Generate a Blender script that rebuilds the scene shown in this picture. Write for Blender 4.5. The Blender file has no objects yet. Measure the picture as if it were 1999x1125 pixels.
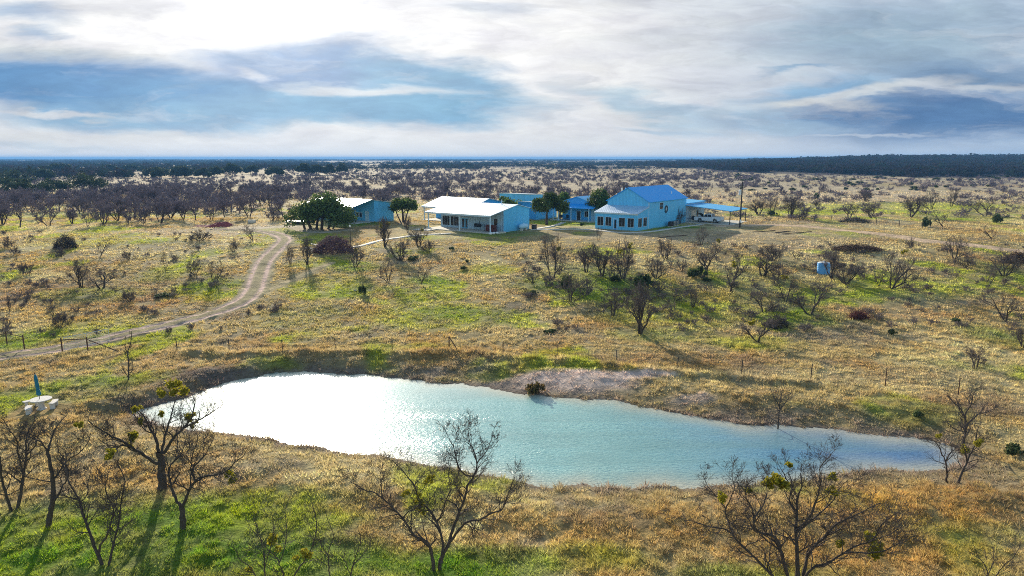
import bpy, math, random
import numpy as np
from mathutils import Vector, Matrix

# ------------------------------------------------------------------ camera, sky, sun, exposure
SC = bpy.context.scene
COL = SC.collection
H = 14.0
F = 1331.0                      # focal length in pixels of a 1999 wide picture
PITCH = math.atan((562.5 - 308.0) / F)
SP, CP = math.sin(PITCH), math.cos(PITCH)
cam_d = bpy.data.cameras.new("camera")
cam_d.sensor_width = 36.0
cam_d.lens = 36.0 * F / 1999.0
cam_d.clip_start = 0.5
cam_d.clip_end = 40000
cam = bpy.data.objects.new("camera", cam_d)
cam.location = (0, 0, H)
cam.rotation_euler = (math.radians(90) - PITCH, 0, 0)
COL.objects.link(cam)
SC.camera = cam

SUN_AZ = math.radians(-19.0)    # measured from +Y towards +X
SUN_EL = math.radians(17.0)
SUN_DIR = (math.sin(SUN_AZ) * math.cos(SUN_EL), math.cos(SUN_AZ) * math.cos(SUN_EL), math.sin(SUN_EL))
sun_d = bpy.data.lights.new("sun", 'SUN')
sun_d.energy = 4.8
sun_d.angle = math.radians(0.5)
sun_d.color = (1.0, 0.89, 0.69)
sun = bpy.data.objects.new("sun", sun_d)
sun.rotation_euler = Vector(SUN_DIR).to_track_quat('Z', 'Y').to_euler()
COL.objects.link(sun)
SC.view_settings.view_transform = 'Standard'
SC.view_settings.look = 'None'
SC.view_settings.exposure = 0.64
SC.view_settings.gamma = 1.0
SC.cycles.max_bounces = 6
SC.cycles.diffuse_bounces = 2
SC.cycles.glossy_bounces = 2
SC.cycles.transparent_max_bounces = 4
SC.cycles.sample_clamp_indirect = 4.0
SC.cycles.use_denoising = False
SC.cycles.use_adaptive_sampling = False
SC.cycles.filter_width = 1.0
SC.render.filter_size = 1.0


def srgb(r, g, b):
    def f(c):
        c /= 255.0
        return c / 12.92 if c <= 0.04045 else ((c + 0.055) / 1.055) ** 2.4
    return (f(r), f(g), f(b), 1.0)


class NT:
    """small helper round a node tree"""
    def __init__(self, nt):
        self.nt = nt
        nt.nodes.clear()

    def n(self, kind, **kw):
        nd = self.nt.nodes.new(kind)
        ins = kw.pop('ins', {})
        for k, v in kw.items():
            setattr(nd, k, v)
        for k, v in ins.items():
            s = nd.inputs[k]
            if isinstance(v, bpy.types.NodeSocket):
                self.nt.links.new(v, s)
            else:
                s.default_value = v
        return nd

    def math(self, op, a, b=0.0, c=None, clamp=False):
        d = {0: a, 1: b}
        if c is not None:
            d[2] = c
        return self.n('ShaderNodeMath', operation=op, use_clamp=clamp, ins=d).outputs[0]

    def mix(self, fac, a, b, blend='MIX'):
        nd = self.n('ShaderNodeMix', data_type='RGBA', blend_type=blend)
        for idx, v in ((0, fac), (6, a), (7, b)):
            if isinstance(v, bpy.types.NodeSocket):
                self.nt.links.new(v, nd.inputs[idx])
            else:
                nd.inputs[idx].default_value = v
        return nd.outputs[2]

    def rng(self, v, a, b, c=0.0, d=1.0, smooth=True):
        return self.n('ShaderNodeMapRange', interpolation_type='SMOOTHSTEP' if smooth else 'LINEAR',
                      ins={0: v, 1: a, 2: b, 3: c, 4: d}).outputs[0]

    def noise(self, vec, scale, detail=4, rough=0.55, dist=0.0):
        return self.n('ShaderNodeTexNoise', ins={'Vector': vec, 'Scale': scale, 'Detail': detail,
                                                 'Roughness': rough, 'Distortion': dist})

    def link(self, a, b):
        self.nt.links.new(a, b)


def build_world():
    w = bpy.data.worlds.new("World")
    SC.world = w
    w.use_nodes = True
    t = NT(w.node_tree)
    tc = t.n('ShaderNodeTexCoord')
    sep = t.n('ShaderNodeSeparateXYZ', ins={0: tc.outputs['Generated']})
    x, y, z = sep.outputs
    # direction written as lateral and vertical slopes: clouds keep their place in the sky
    ya = t.math('MAXIMUM', t.math('ABSOLUTE', y), 0.05)
    u = t.math('DIVIDE', x, ya)
    v = t.math('DIVIDE', z, ya)
    uv = t.n('ShaderNodeCombineXYZ', ins={0: u, 1: v, 2: 0.0}).outputs[0]
    st = t.n('ShaderNodeVectorMath', operation='MULTIPLY', ins={0: uv, 1: (2.6, 13.0, 1.0)}).outputs[0]
    n1 = t.noise(st, 1.0, 6, 0.56, 0.25)
    st2 = t.n('ShaderNodeVectorMath', operation='MULTIPLY', ins={0: uv, 1: (9.0, 34.0, 1.0)}).outputs[0]
    n2 = t.noise(st2, 1.0, 5, 0.6, 0.3)
    w1 = t.n('ShaderNodeVectorMath', operation='SUBTRACT', ins={0: n1.outputs['Color'], 1: (0.5, 0.5, 0.5)}).outputs[0]
    w1 = t.n('ShaderNodeVectorMath', operation='MULTIPLY', ins={0: w1, 1: (0.36, 0.085, 0.0)}).outputs[0]
    w2 = t.n('ShaderNodeVectorMath', operation='SUBTRACT', ins={0: n2.outputs['Color'], 1: (0.5, 0.5, 0.5)}).outputs[0]
    w2 = t.n('ShaderNodeVectorMath', operation='MULTIPLY', ins={0: w2, 1: (0.10, 0.028, 0.0)}).outputs[0]
    wv = t.n('ShaderNodeVectorMath', operation='ADD', ins={0: uv, 1: w1}).outputs[0]
    wv = t.n('ShaderNodeVectorMath', operation='ADD', ins={0: wv, 1: w2}).outputs[0]

    def sky_uv(px, py):
        vv = (py - 562.5) / F
        fw = CP - vv * SP
        return ((px - 999.5) / F / fw, (-SP - vv * CP) / fw)

    base_l = srgb(238, 240, 242)
    base_r = srgb(190, 207, 226)
    col = t.mix(t.rng(u, 0.05, 0.62), base_l, base_r)
    # cx, cy, rx, ry, tilt, colour, strength, inner
    patches = [
        (600, 60, 620, 62, 0, (255, 255, 255), 1.0, 0.3),
        (1010, 90, 300, 120, 0, (255, 255, 255), 1.0, 0.25),
        (60, 18, 130, 26, -4, (160, 186, 222), 0.85, 0.2),
        (40, 62, 80, 13, 3, (130, 170, 214), 0.7, 0.0),
        (600, 3, 110, 9, 0, (176, 188, 238), 0.8, 0.2),
        (300, 12, 220, 22, 4, (214, 216, 222), 0.8, 0.2),
        (960, 22, 130, 24, 0, (205, 214, 228), 0.8, 0.2),
        (100, 105, 220, 22, -5, (196, 206, 218), 0.8, 0.2),
        (150, 172, 330, 58, -6, (98, 150, 206), 1.0, 0.45),
        (560, 140, 230, 62, 2, (150, 180, 222), 1.0, 0.5),
        (330, 190, 330, 34, -4, (112, 164, 214), 0.9, 0.3),
        (850, 150, 200, 46, -6, (150, 190, 226), 1.0, 0.5),
        (760, 208, 330, 42, 0, (142, 190, 228), 1.0, 0.45),
        (330, 225, 420, 34, 0, (142, 186, 224), 0.9, 0.35),
        (720, 178, 230, 15, 0, (232, 238, 242), 0.9, 0.2),
        (445, 150, 46, 20, -12, (226, 232, 240), 0.8, 0.1),
        (120, 219, 190, 8, 0, (226, 228, 230), 0.8, 0.2),
        (180, 268, 260, 18, 2, (226, 228, 228), 0.9, 0.3),
        (110, 288, 190, 9, 0, (176, 198, 220), 0.7, 0.2),
        (1330, 60, 240, 40, 10, (214, 220, 228), 0.7, 0.2),
        (1760, 70, 340, 90, 4, (160, 186, 212), 0.9, 0.2),
        (1900, 150, 260, 50, 0, (122, 156, 196), 0.9, 0.2),
        (1570, 182, 150, 34, 6, (150, 188, 226), 1.0, 0.3),
        (1250, 205, 150, 26, -16, (176, 204, 230), 0.8, 0.2),
        (1290, 250, 110, 12, -3, (176, 204, 232), 0.8, 0.2),
        (1480, 133, 90, 8, 3, (130, 172, 214), 0.65, 0.0),
        (1830, 232, 340, 60, 2, (98, 136, 186), 1.0, 0.4),
        (1500, 238, 240, 22, -4, (168, 198, 228), 0.8, 0.2),
        (1660, 185, 240, 15, 9, (214, 222, 228), 0.95, 0.3),
        (1900, 172, 160, 12, 2, (206, 214, 222), 0.8, 0.2),
        (1580, 208, 110, 12, -3, (222, 226, 226), 0.8, 0.2),
        (1700, 262, 170, 4, 0, (200, 212, 226), 0.8, 0.2),
    ]
    for cx, cy, rx, ry, tilt, c, s, inner in patches:
        cu, cv = sky_uv(cx, cy)
        ru, rv = rx / F, ry / F
        mp = t.n('ShaderNodeMapping', vector_type='TEXTURE',
                 ins={'Vector': wv, 'Location': (cu, cv, 0), 'Rotation': (0, 0, math.radians(tilt)), 'Scale': (ru, rv, 1)})
        ln = t.n('ShaderNodeVectorMath', operation='LENGTH', ins={0: mp.outputs[0]}).outputs['Value']
        m = t.rng(ln, 1.25, inner, 0.0, s)
        col = t.mix(m, col, srgb(*((c[0] * 0.99, c[1] * 0.99, c[2] * 0.965) if c[0] < 200 else c)))
    # fine streaks
    streak = t.rng(n2.outputs['Fac'], 0.3, 0.72, 0.86, 1.12, False)
    col = t.mix(1.0, col, t.n('ShaderNodeCombineXYZ', ins={0: streak, 1: streak, 2: t.math('POWER', streak, 0.7)}).outputs[0], 'MULTIPLY')
    st3 = t.n('ShaderNodeVectorMath', operation='MULTIPLY', ins={0: wv, 1: (14.0, 60.0, 1.0)}).outputs[0]
    n3 = t.noise(st3, 1.0, 7, 0.62, 0.4)
    n4 = t.noise(t.n('ShaderNodeVectorMath', operation='MULTIPLY', ins={0: wv, 1: (5.0, 26.0, 1.0)}).outputs[0], 1.0, 6, 0.6, 0.6)
    col = t.mix(t.rng(n4.outputs['Fac'], 0.50, 0.72, 0.0, 0.34), col, srgb(226, 231, 238))
    fine = t.rng(n3.outputs['Fac'], 0.30, 0.70, 0.90, 1.09, False)
    col = t.n('ShaderNodeVectorMath', operation='SCALE', ins={0: col, 'Scale': fine}).outputs[0]
    # pale air low over the horizon
    low = t.rng(v, 0.055, -0.005, 0.0, 0.72)
    col = t.mix(low, col, t.mix(t.rng(u, 0.15, 0.75), srgb(228, 234, 240), srgb(172, 194, 220)))
    # bright veil of thin cloud round the sun
    dt = t.n('ShaderNodeVectorMath', operation='DOT_PRODUCT', ins={0: tc.outputs['Generated'], 1: SUN_DIR}).outputs['Value']
    glow = t.math('POWER', t.math('MAXIMUM', dt, 0.0), 28.0)
    core = t.math('POWER', t.math('MAXIMUM', dt, 0.0), 320.0)
    high = t.math('MULTIPLY', t.math('POWER', t.math('MAXIMUM', dt, 0.0), 34.0), t.rng(v, 0.205, 0.30, 0.0, 3.6))
    g = t.math('ADD', t.math('ADD', t.math('MULTIPLY', glow, 0.25), t.math('MULTIPLY', core, 3.5)), high)
    gcol = t.n('ShaderNodeVectorMath', operation='SCALE', ins={0: (1.0, 0.97, 0.93), 'Scale': g}).outputs[0]
    col = t.mix(1.0, col, gcol, 'ADD')
    cloud = t.n('ShaderNodeVectorMath', operation='SCALE', ins={0: col, 'Scale': 4.6}).outputs[0]
    sky = t.n('ShaderNodeTexSky', sky_type='NISHITA', sun_disc=False)
    sky.sun_elevation = SUN_EL
    sky.sun_rotation = SUN_AZ
    sky.air_density = 1.3
    sky.dust_density = 0.6
    sky.ozone_density = 1.6
    front = t.math('MULTIPLY', t.rng(y, 0.02, 0.42), t.rng(z, 0.78, 0.42))
    out = t.mix(front, sky.outputs[0], cloud)
    bg = t.n('ShaderNodeBackground', ins={0: out, 1: 0.13})
    wo = t.n('ShaderNodeOutputWorld', ins={0: bg.outputs[0]})
    w.cycles.sampling_method = 'MANUAL'
    w.cycles.sample_map_resolution = 1024


build_world()

# ------------------------------------------------------------------ numpy helpers
def _hash(ix, iy, seed):
    n = (ix.astype(np.int64) * 374761393 + iy.astype(np.int64) * 668265263 + seed * 974634777) & 0xFFFFFFFF
    n = ((n ^ (n >> 13)) * 1274126177) & 0xFFFFFFFF
    n = n ^ (n >> 16)
    return (n & 0xFFFF) / 65535.0


def vnoise(x, y, seed=0):
    x = np.asarray(x, float); y = np.asarray(y, float)
    ix = np.floor(x); iy = np.floor(y)
    fx = x - ix; fy = y - iy
    fx = fx * fx * (3 - 2 * fx); fy = fy * fy * (3 - 2 * fy)
    a = _hash(ix, iy, seed); b = _hash(ix + 1, iy, seed)
    c = _hash(ix, iy + 1, seed); d = _hash(ix + 1, iy + 1, seed)
    return (a * (1 - fx) + b * fx) * (1 - fy) + (c * (1 - fx) + d * fx) * fy


def fbm(x, y, seed=0, octv=4, gain=0.5):
    s = 0.0; a = 1.0; tot = 0.0
    for o in range(octv):
        s = s + a * vnoise(x * 2 ** o + 17.3 * o, y * 2 ** o - 9.1 * o, seed + o)
        tot += a; a *= gain
    return s / tot


def sstep(a, b, x):
    t = np.clip((np.asarray(x, float) - a) / (b - a), 0, 1)
    return t * t * (3 - 2 * t)


def base_z(x, y):
    """the broad lie of the land: the pond lies a little lower than the houses, the far right rises"""
    x = np.asarray(x, float); y = np.asarray(y, float)
    z = -3.2 * (1 - sstep(62, 128, y))
    uu = x / np.maximum(y, 50.0)
    z = z + 15.0 * sstep(0.12, 0.62, uu) * sstep(430, 1300, y)
    return z


def ray(px, py):
    v = (py - 562.5) / F
    return (px - 999.5) / F, CP - v * SP, -SP - v * CP


def ground(px, py, off=0.0):
    """point of the land under a place of the photograph"""
    dx, dy, dz = ray(px, py)
    z = -3.2 if py > 620 else 0.0
    for _ in range(60):
        t = (z + off - H) / dz
        z = 0.6 * z + 0.4 * float(base_z(dx * t, dy * t))
    t = (z + off - H) / dz
    return np.array([dx * t, dy * t, z + off])


WATER_Z = -3.2 - 0.55
SHORE_PX = [(258, 806), (300, 795), (350, 780), (400, 765), (430, 752), (480, 742), (540, 732), (590, 728), (640, 731),
            (700, 731), (760, 737), (830, 748), (900, 752), (960, 762), (1010, 769), (1060, 776), (1120, 780), (1180, 784),
            (1240, 793), (1290, 800), (1330, 808), (1400, 822), (1480, 831), (1560, 836), (1640, 841), (1700, 848),
            (1760, 858), (1810, 866), (1850, 876), (1866, 890), (1860, 903), (1835, 913), (1790, 918), (1700, 921),
            (1620, 927), (1550, 932), (1480, 938), (1400, 942), (1330, 949), (1250, 954), (1180, 953), (1100, 949),
            (1030, 944), (960, 934), (900, 920), (840, 908), (780, 893), (720, 886), (650, 880), (580, 868), (520, 858),
            (460, 850), (400, 843), (340, 833), (295, 822)]


def on_plane(px, py, z):
    dx, dy, dz = ray(px, py)
    t = (z - H) / dz
    return np.array([dx * t, dy * t])


def resample_closed(p, step):
    p = np.vstack([p, p[:1]])
    out = []
    for a, b in zip(p[:-1], p[1:]):
        n = max(1, int(np.hypot(*(b - a)) / step))
        for k in range(n):
            out.append(a + (b - a) * k / n)
    return np.array(out)


SHORE = resample_closed(np.array([on_plane(a, b, WATER_Z) for a, b in SHORE_PX]), 0.5)
_sn = (fbm(SHORE[:, 0] * 0.5, SHORE[:, 1] * 0.5, 91, 4) - 0.5) * 1.5
_tan = np.roll(SHORE, -1, 0) - np.roll(SHORE, 1, 0)
_tan /= np.linalg.norm(_tan, axis=1)[:, None]
SHORE = SHORE + np.stack([_tan[:, 1], -_tan[:, 0]], 1) * _sn[:, None]


def shore_dist(x, y):
    """signed distance to the shoreline, positive on land; also +1 on the far bank"""
    x = np.asarray(x, float).ravel(); y = np.asarray(y, float).ravel()
    d = np.full(x.shape, 60.0); far = np.zeros(x.shape)
    lo = SHORE.min(0) - 14; hi = SHORE.max(0) + 14
    m = (x > lo[0]) & (x < hi[0]) & (y > lo[1]) & (y < hi[1])
    idx = np.where(m)[0]
    A = SHORE; B = np.roll(SHORE, -1, 0)
    for s in range(0, len(idx), 20000):
        ii = idx[s:s + 20000]
        q = np.stack([x[ii], y[ii]], 1)
        d2 = ((q[:, None, :] - A[None]) ** 2).sum(2)
        dm = np.sqrt(d2.min(1))
        nb = A[d2.argmin(1)]
        cond = (A[None, :, 1] > q[:, 1:2]) != (B[None, :, 1] > q[:, 1:2])
        xi = A[:, 0] + (q[:, 1:2] - A[:, 1]) * (B[:, 0] - A[:, 0]) / (B[:, 1] - A[:, 1] + 1e-9)
        ins = (np.sum(cond & (q[:, 0:1] < xi), 1) % 2) == 1
        d[ii] = np.where(ins, -dm, dm)
        far[ii] = np.where(q[:, 1] > nb[:, 1], 1.0, 0.0)
    return d, far


BERM = np.array(sorted([tuple(ground(a, b)[:2]) for a, b in [(300, 694), (430, 699), (540, 694), (640, 694), (760, 697), (880, 694), (990, 703), (1100, 712), (1210, 722), (1330, 731), (1460, 744), (1600, 757), (1750, 772), (1900, 790)]]))


def berm(x, y):
    yl = np.interp(x, BERM[:, 0], BERM[:, 1])
    w = sstep(BERM[0, 0], BERM[0, 0] + 4, x) * (1 - sstep(BERM[-1, 0] - 5, BERM[-1, 0], x))
    yl = yl + (fbm(x / 4, y * 0 + 2.2, 15, 3) - 0.5) * 1.6
    return w * np.exp(-((y - yl) / 0.75) ** 2)


def land_z(x, y, full=False):
    shp = np.shape(x)
    x = np.asarray(x, float).ravel(); y = np.asarray(y, float).ravel()
    z = base_z(x, y)
    near = 1 - sstep(300, 700, y)
    hum = 1 - sstep(70, 120, y)
    mh = hum > 0
    if mh.any():
        z[mh] += hum[mh] * (vnoise(x[mh] / 0.62, y[mh] / 0.775, 71) * 0.7 + vnoise(x[mh] / 0.31 + 9, y[mh] / 0.39, 72) * 0.3 - 0.5) * 0.26 * sstep(0.25, 0.6, fbm(x[mh] / 5, y[mh] / 5, 73, 2))
    z = z + near * ((fbm(x / 9, y / 9, 3, 3) - 0.5) * 0.35 + (fbm(x / 1.7, y / 1.7, 5, 3) - 0.5) * 0.16)
    bm = (y > 50) & (y < 75)
    if bm.any():
        z[bm] += 0.38 * berm(x[bm], y[bm])
    d, far = shore_dist(x, y)
    nz = fbm(x / 2.2, y / 2.2, 8, 4)
    wdt = np.where(far > 0, 3.6, 3.4) * (0.7 + 0.9 * nz)
    wdt = wdt * np.where(far > 0, 1 - 0.55 * (1 - sstep(-0.26, -0.12, x / np.maximum(y, 1.0))), 1.0)
    k = sstep(-0.2, 1.0, d / wdt)
    bank = WATER_Z - 0.06 + 0.10 * np.minimum(d, 0) + (z - WATER_Z + 0.06) * k
    bank = bank + np.where(d > 0, 0.14 * np.exp(-((d - wdt * 1.15) / 1.3) ** 2), 0)
    z = np.where(d < 8, np.where(d < 0, np.maximum(WATER_Z - 0.06 + 0.35 * d, WATER_Z - 1.6), bank), z)
    z = z.reshape(shp); 
    if full:
        return z, d.reshape(shp), far.reshape(shp)
    return z


def gz(x, y):
    return float(land_z(np.array([x]), np.array([y]))[0])


def spot(px, py):
    p = ground(px, py)
    return Vector((p[0], p[1], gz(p[0], p[1])))


# ------------------------------------------------------------------ ground colour field (real patches of different growth)
TAN = np.array([0.47, 0.37, 0.185]); STRAW = np.array([0.62, 0.52, 0.28]); OCHRE = np.array([0.45, 0.285, 0.095])
RUST = np.array([0.37, 0.215, 0.115]); GREEN = np.array([0.120, 0.250, 0.018]); LIME = np.array([0.36, 0.43, 0.030])
DKGRN = np.array([0.060, 0.105, 0.028]); GREY = np.array([0.26, 0.22, 0.175]); PALE = np.array([0.52, 0.43, 0.31])
DIRT = np.array([0.42, 0.285, 0.215]); CLAY = np.array([0.62, 0.48, 0.41]); MUD = np.array([0.18, 0.14, 0.115])
LITTER = np.array([0.075, 0.062, 0.055])
PATCHES = [  # px, py, rx, ry, colour, strength
    (120, 1060, 330, 130, GREEN, 1.0), (420, 1050, 260, 130, GREEN, 0.9), (640, 1100, 200, 70, GREEN, 0.75),
    (930, 1110, 200, 60, GREEN, 0.9), (560, 1000, 200, 60, LIME, 0.7), (1150, 1090, 160, 40, LIME, 0.4),
    (1480, 1120, 220, 30, GREEN, 0.6), (1880, 1040, 160, 40, GREEN, 0.35), (1500, 1030, 500, 60, OCHRE, 0.5),
    (1800, 980, 260, 60, OCHRE, 0.8), (1700, 1090, 320, 60, OCHRE, 0.7), (230, 930, 200, 30, OCHRE, 0.6), (700, 990, 120, 22, RUST, 0.5),
    (200, 745, 130, 14, GREEN, 0.95), (300, 735, 60, 12, LIME, 0.8), (120, 770, 160, 26, GREEN, 0.5),
    (40, 665, 90, 26, GREEN, 0.85), (170, 645, 130, 30, LIME, 0.5), (110, 610, 140, 22, OCHRE, 0.75), (60, 575, 150, 24, RUST, 0.6),
    (270, 590, 150, 18, RUST, 0.55), (180, 575, 110, 16, GREEN, 0.7), (330, 532, 60, 14, LIME, 0.8), (430, 555, 60, 10, GREEN, 0.8),
    (220, 470, 170, 10, LIME, 0.5), (90, 505, 120, 12, OCHRE, 0.4), (330, 480, 130, 12, GREY, 0.45), (250, 545, 190, 14, GREY, 0.4),
    (860, 618, 150, 26, LIME, 0.95), (870, 612, 80, 12, GREEN, 0.8), (640, 560, 90, 22, LIME, 0.85), (700, 570, 60, 12, GREEN, 0.6),
    (600, 620, 120, 26, GREEN, 0.35), (830, 548, 60, 9, GREEN, 0.95), (960, 525, 60, 9, LIME, 0.7), (690, 520, 60, 8, GREEN, 0.85),
    (620, 513, 60, 8, LIME, 0.8), (590, 655, 60, 14, LIME, 0.5), (820, 680, 60, 12, LIME, 0.55), (960, 690, 190, 16, OCHRE, 0.6),
    (1040, 555, 60, 14, GREEN, 0.8), (1150, 545, 120, 26, GREEN, 0.75), (1250, 570, 140, 36, GREEN, 0.6), (1310, 610, 170, 30, LIME, 0.7),
    (1380, 590, 110, 20, LIME, 0.6), (1390, 578, 60, 12, OCHRE, 0.7), (1290, 655, 130, 16, GREEN, 0.6), (1480, 670, 110, 16, LIME, 0.75),
    (1560, 620, 110, 20, GREEN, 0.85), (1480, 560, 130, 34, GREEN, 0.55), (1760, 560, 170, 20, LIME, 0.85), (1700, 585, 180, 12, GREEN, 0.5),
    (1640, 660, 130, 24, GREY, 0.5), (1740, 610, 150, 16, RUST, 0.5), (1860, 650, 150, 24, TAN, 0.3), (1960, 660, 80, 30, GREEN, 0.6),
    (1900, 715, 90, 12, GREEN, 0.8), (1960, 530, 60, 20, GREEN, 0.6), (1830, 590, 170, 8, GREY, 0.6), (1330, 700, 280, 14, RUST, 0.45),
    (1900, 780, 120, 30, RUST, 0.45), (1930, 800, 120, 20, MUD, 0.6), (1780, 805, 130, 30, GREEN, 0.5), (1850, 730, 130, 26, GREY, 0.4),
    (1450, 740, 260, 26, STRAW, 0.5), (1680, 740, 170, 30, STRAW, 0.5),
    (620, 440, 90, 5, GREEN, 1.3), (575, 445, 50, 6, LIME, 1.3), (700, 436, 60, 4, GREEN, 1.2), (980, 455, 90, 6, GREEN, 1.1),
    (1075, 434, 50, 5, LIME, 1.3), (1130, 437, 60, 4, LIME, 1.2), (1320, 443, 70, 4, GREEN, 1.2), (830, 463, 50, 5, LIME, 0.9),
    (740, 455, 60, 8, OCHRE, 0.6), (1480, 462, 230, 18, PALE, 0.6), (1250, 462, 200, 9, PALE, 0.5), (1060, 480, 140, 16, TAN, 0.5),
    (1550, 412, 120, 8, LIME, 0.9), (1750, 405, 220, 12, LIME, 0.75), (1880, 400, 130, 9, LIME, 0.7), (1880, 425, 120, 8, GREEN, 0.6),
    (1650, 436, 160, 7, GREY, 0.6), (1560, 380, 260, 14, PALE, 0.6), (1750, 375, 260, 16, PALE, 0.5), (1000, 370, 420, 22, PALE, 0.7),
    (1200, 345, 320, 10, PALE, 0.8), (800, 340, 300, 9, PALE, 0.7), (110, 420, 260, 7, LIME, 0.6), (300, 425, 260, 6, OCHRE, 0.4), (520, 440, 160, 8, PALE, 1.0),
    (420, 452, 170, 7, PALE, 0.8), (1120, 742, 150, 20, CLAY, 1.8), (965, 747, 60, 11, CLAY, 1.6), (1240, 735, 90, 7, CLAY, 1.5), (1350, 775, 60, 10, CLAY, 0.8), (470, 733, 160, 18, MUD, 1.2), (330, 778, 70, 14, MUD, 1.0), (740, 722, 260, 10, GREY, 0.8), (1500, 800, 120, 12, MUD, 0.6),
]
_PW = []
for _px, _py, _rx, _ry, _c, _s in PATCHES:
    _g = ground(_px, _py)
    _hh = H - _g[2]
    _PW.append((_g[0], _g[1], _rx * _g[1] / F, min(_ry * _g[1] ** 2 / (_hh * F), 200.0), _c, _s))


def ground_colour(x, y, d=None, far=None):
    shp = np.shape(x)
    x = np.asarray(x, float).ravel(); y = np.asarray(y, float).ravel()
    if d is None:
        d, far = shore_dist(x, y)
    d = np.ravel(d); far = np.ravel(far)
    n1 = fbm(x / 11, y / 14, 21, 4); n2 = fbm(x / 4.2, y / 5.0, 22, 4); n3 = fbm(x / 1.3, y / 1.6, 23, 3); n4 = fbm(x / 30, y / 45, 24, 3)
    n5 = fbm(x / 6, y / 8, 29, 4)
    c = np.repeat(TAN[None], len(x), 0)

    def mixc(w, col):
        nonlocal c
        w = np.clip(w, 0, 1)[:, None]
        c = c * (1 - w) + col[None] * w
    mixc(sstep(0.50, 0.66, n1) * 0.75, STRAW)
    mixc(sstep(0.57, 0.72, n2) * 0.5, OCHRE)
    mixc(sstep(0.60, 0.74, n5) * 0.35, RUST)
    mixc(sstep(0.60, 0.72, fbm(x / 7 + 40, y / 9, 25, 4)) * 0.7, LIME)
    mixc(sstep(0.60, 0.74, fbm(x / 3 + 11, y / 4, 26, 4)) * 0.55, GREY)
    mixc(sstep(140, 330, y) * 0.75, PALE * 0.86)
    mixc(sstep(160, 300, y) * sstep(0.50, 0.68, fbm(x / 18, y / 60, 27, 4)) * 0.7, TAN * 0.8)
    mixc(sstep(150, 260, y) * sstep(0.56, 0.70, fbm(x / 25, y / 40, 28, 4)) * 0.40, RUST * 1.25)
    mixc(sstep(170, 320, y) * sstep(0.48, 0.66, fbm(x / 9, y / 30, 30, 4)) * 0.55, GREY)
    uu = x / np.maximum(y, 1.0)
    wood = sstep(0.15, 0.20, uu) * sstep(0, 40, y - np.interp(uu, [0.16, 0.30, 0.45, 0.55, 0.76, 0.98], [1250, 640, 530, 500, 450, 420]))
    mixc(wood * 0.95, LITTER)
    mixc(sstep(0.40, 0.55, fbm(x / 120, y / 260, 31, 3)) * sstep(800, 1100, y) * 0.85, LITTER)
    for gx, gy, rx, ry, col, s in _PW:
        m = (np.abs(x - gx) < 1.5 * rx) & (np.abs(y - gy) < 1.5 * ry)
        if not m.any():
            continue
        r2 = ((x[m] - gx) / rx) ** 2 + ((y[m] - gy) / ry) ** 2
        w = s * np.clip(1.25 - r2, 0, 1) * (0.78 if (col is LIME or col is GREEN) and gy > 40 else 1.0)
        w = w * np.clip(0.35 + 1.9 * (n3[m] * 0.5 + n2[m] * 0.5 - 0.30), 0.0, 1.35)
        w = np.clip(w, 0, 1)[:, None]
        c[m] = c[m] * (1 - w) + col[None] * w
    # grey dead growth and mud along the waterline
    e = np.exp(-(np.maximum(d, 0) / np.where(far > 0, 3.0, 2.0)) ** 2)
    mixc(e * np.clip(n3 * 1.9 - 0.35, 0, 1) * 0.8, GREY * 0.85)
    mixc(np.exp(-(np.maximum(d, 0) / (0.25 + 0.8 * n3)) ** 2) * 0.9, MUD * 1.5)
    mixc((d < 0) * 1.0, np.array([0.20, 0.20, 0.15]))
    c *= (0.80 + 0.40 * n3)[:, None]
    lum = c @ np.array([0.25, 0.65, 0.10])
    c = lum[:, None] + (c - lum[:, None]) * 1.07
    return np.clip(c, 0.012, 0.8).reshape(tuple(shp) + (3,))


# ------------------------------------------------------------------ mesh helpers
def mesh_np(name, v, faces, mats, colours=None, smooth=False, parent=None, link=True):
    """faces: (n,3) or (n,4) array, or a list of tuples"""
    me = bpy.data.meshes.new(name)
    v = np.asarray(v, float)
    if isinstance(faces, np.ndarray):
        k = faces.shape[1]; nf = len(faces)
        me.vertices.add(len(v)); me.vertices.foreach_set('co', v.ravel())
        me.loops.add(nf * k); me.loops.foreach_set('vertex_index', faces.astype(np.int32).ravel())
        me.polygons.add(nf); me.polygons.foreach_set('loop_start', np.arange(0, nf * k, k, dtype=np.int32))
        me.update(calc_edges=True)
    else:
        me.from_pydata([tuple(q) for q in v], [], faces)
        me.update()
    if smooth:
        me.polygons.foreach_set('use_smooth', np.ones(len(me.polygons), bool))
    if colours is not None:
        at = me.color_attributes.new('tint', 'FLOAT_COLOR', 'POINT')
        cc = np.ones((len(v), 4)); cc[:, :3] = colours
        at.data.foreach_set('color', cc.ravel())
    for m in (mats if isinstance(mats, (list, tuple)) else [mats]):
        me.materials.append(m)
    o = bpy.data.objects.new(name, me)
    if link:
        COL.objects.link(o)
    if parent is not None:
        o.parent = parent
    return o


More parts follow.
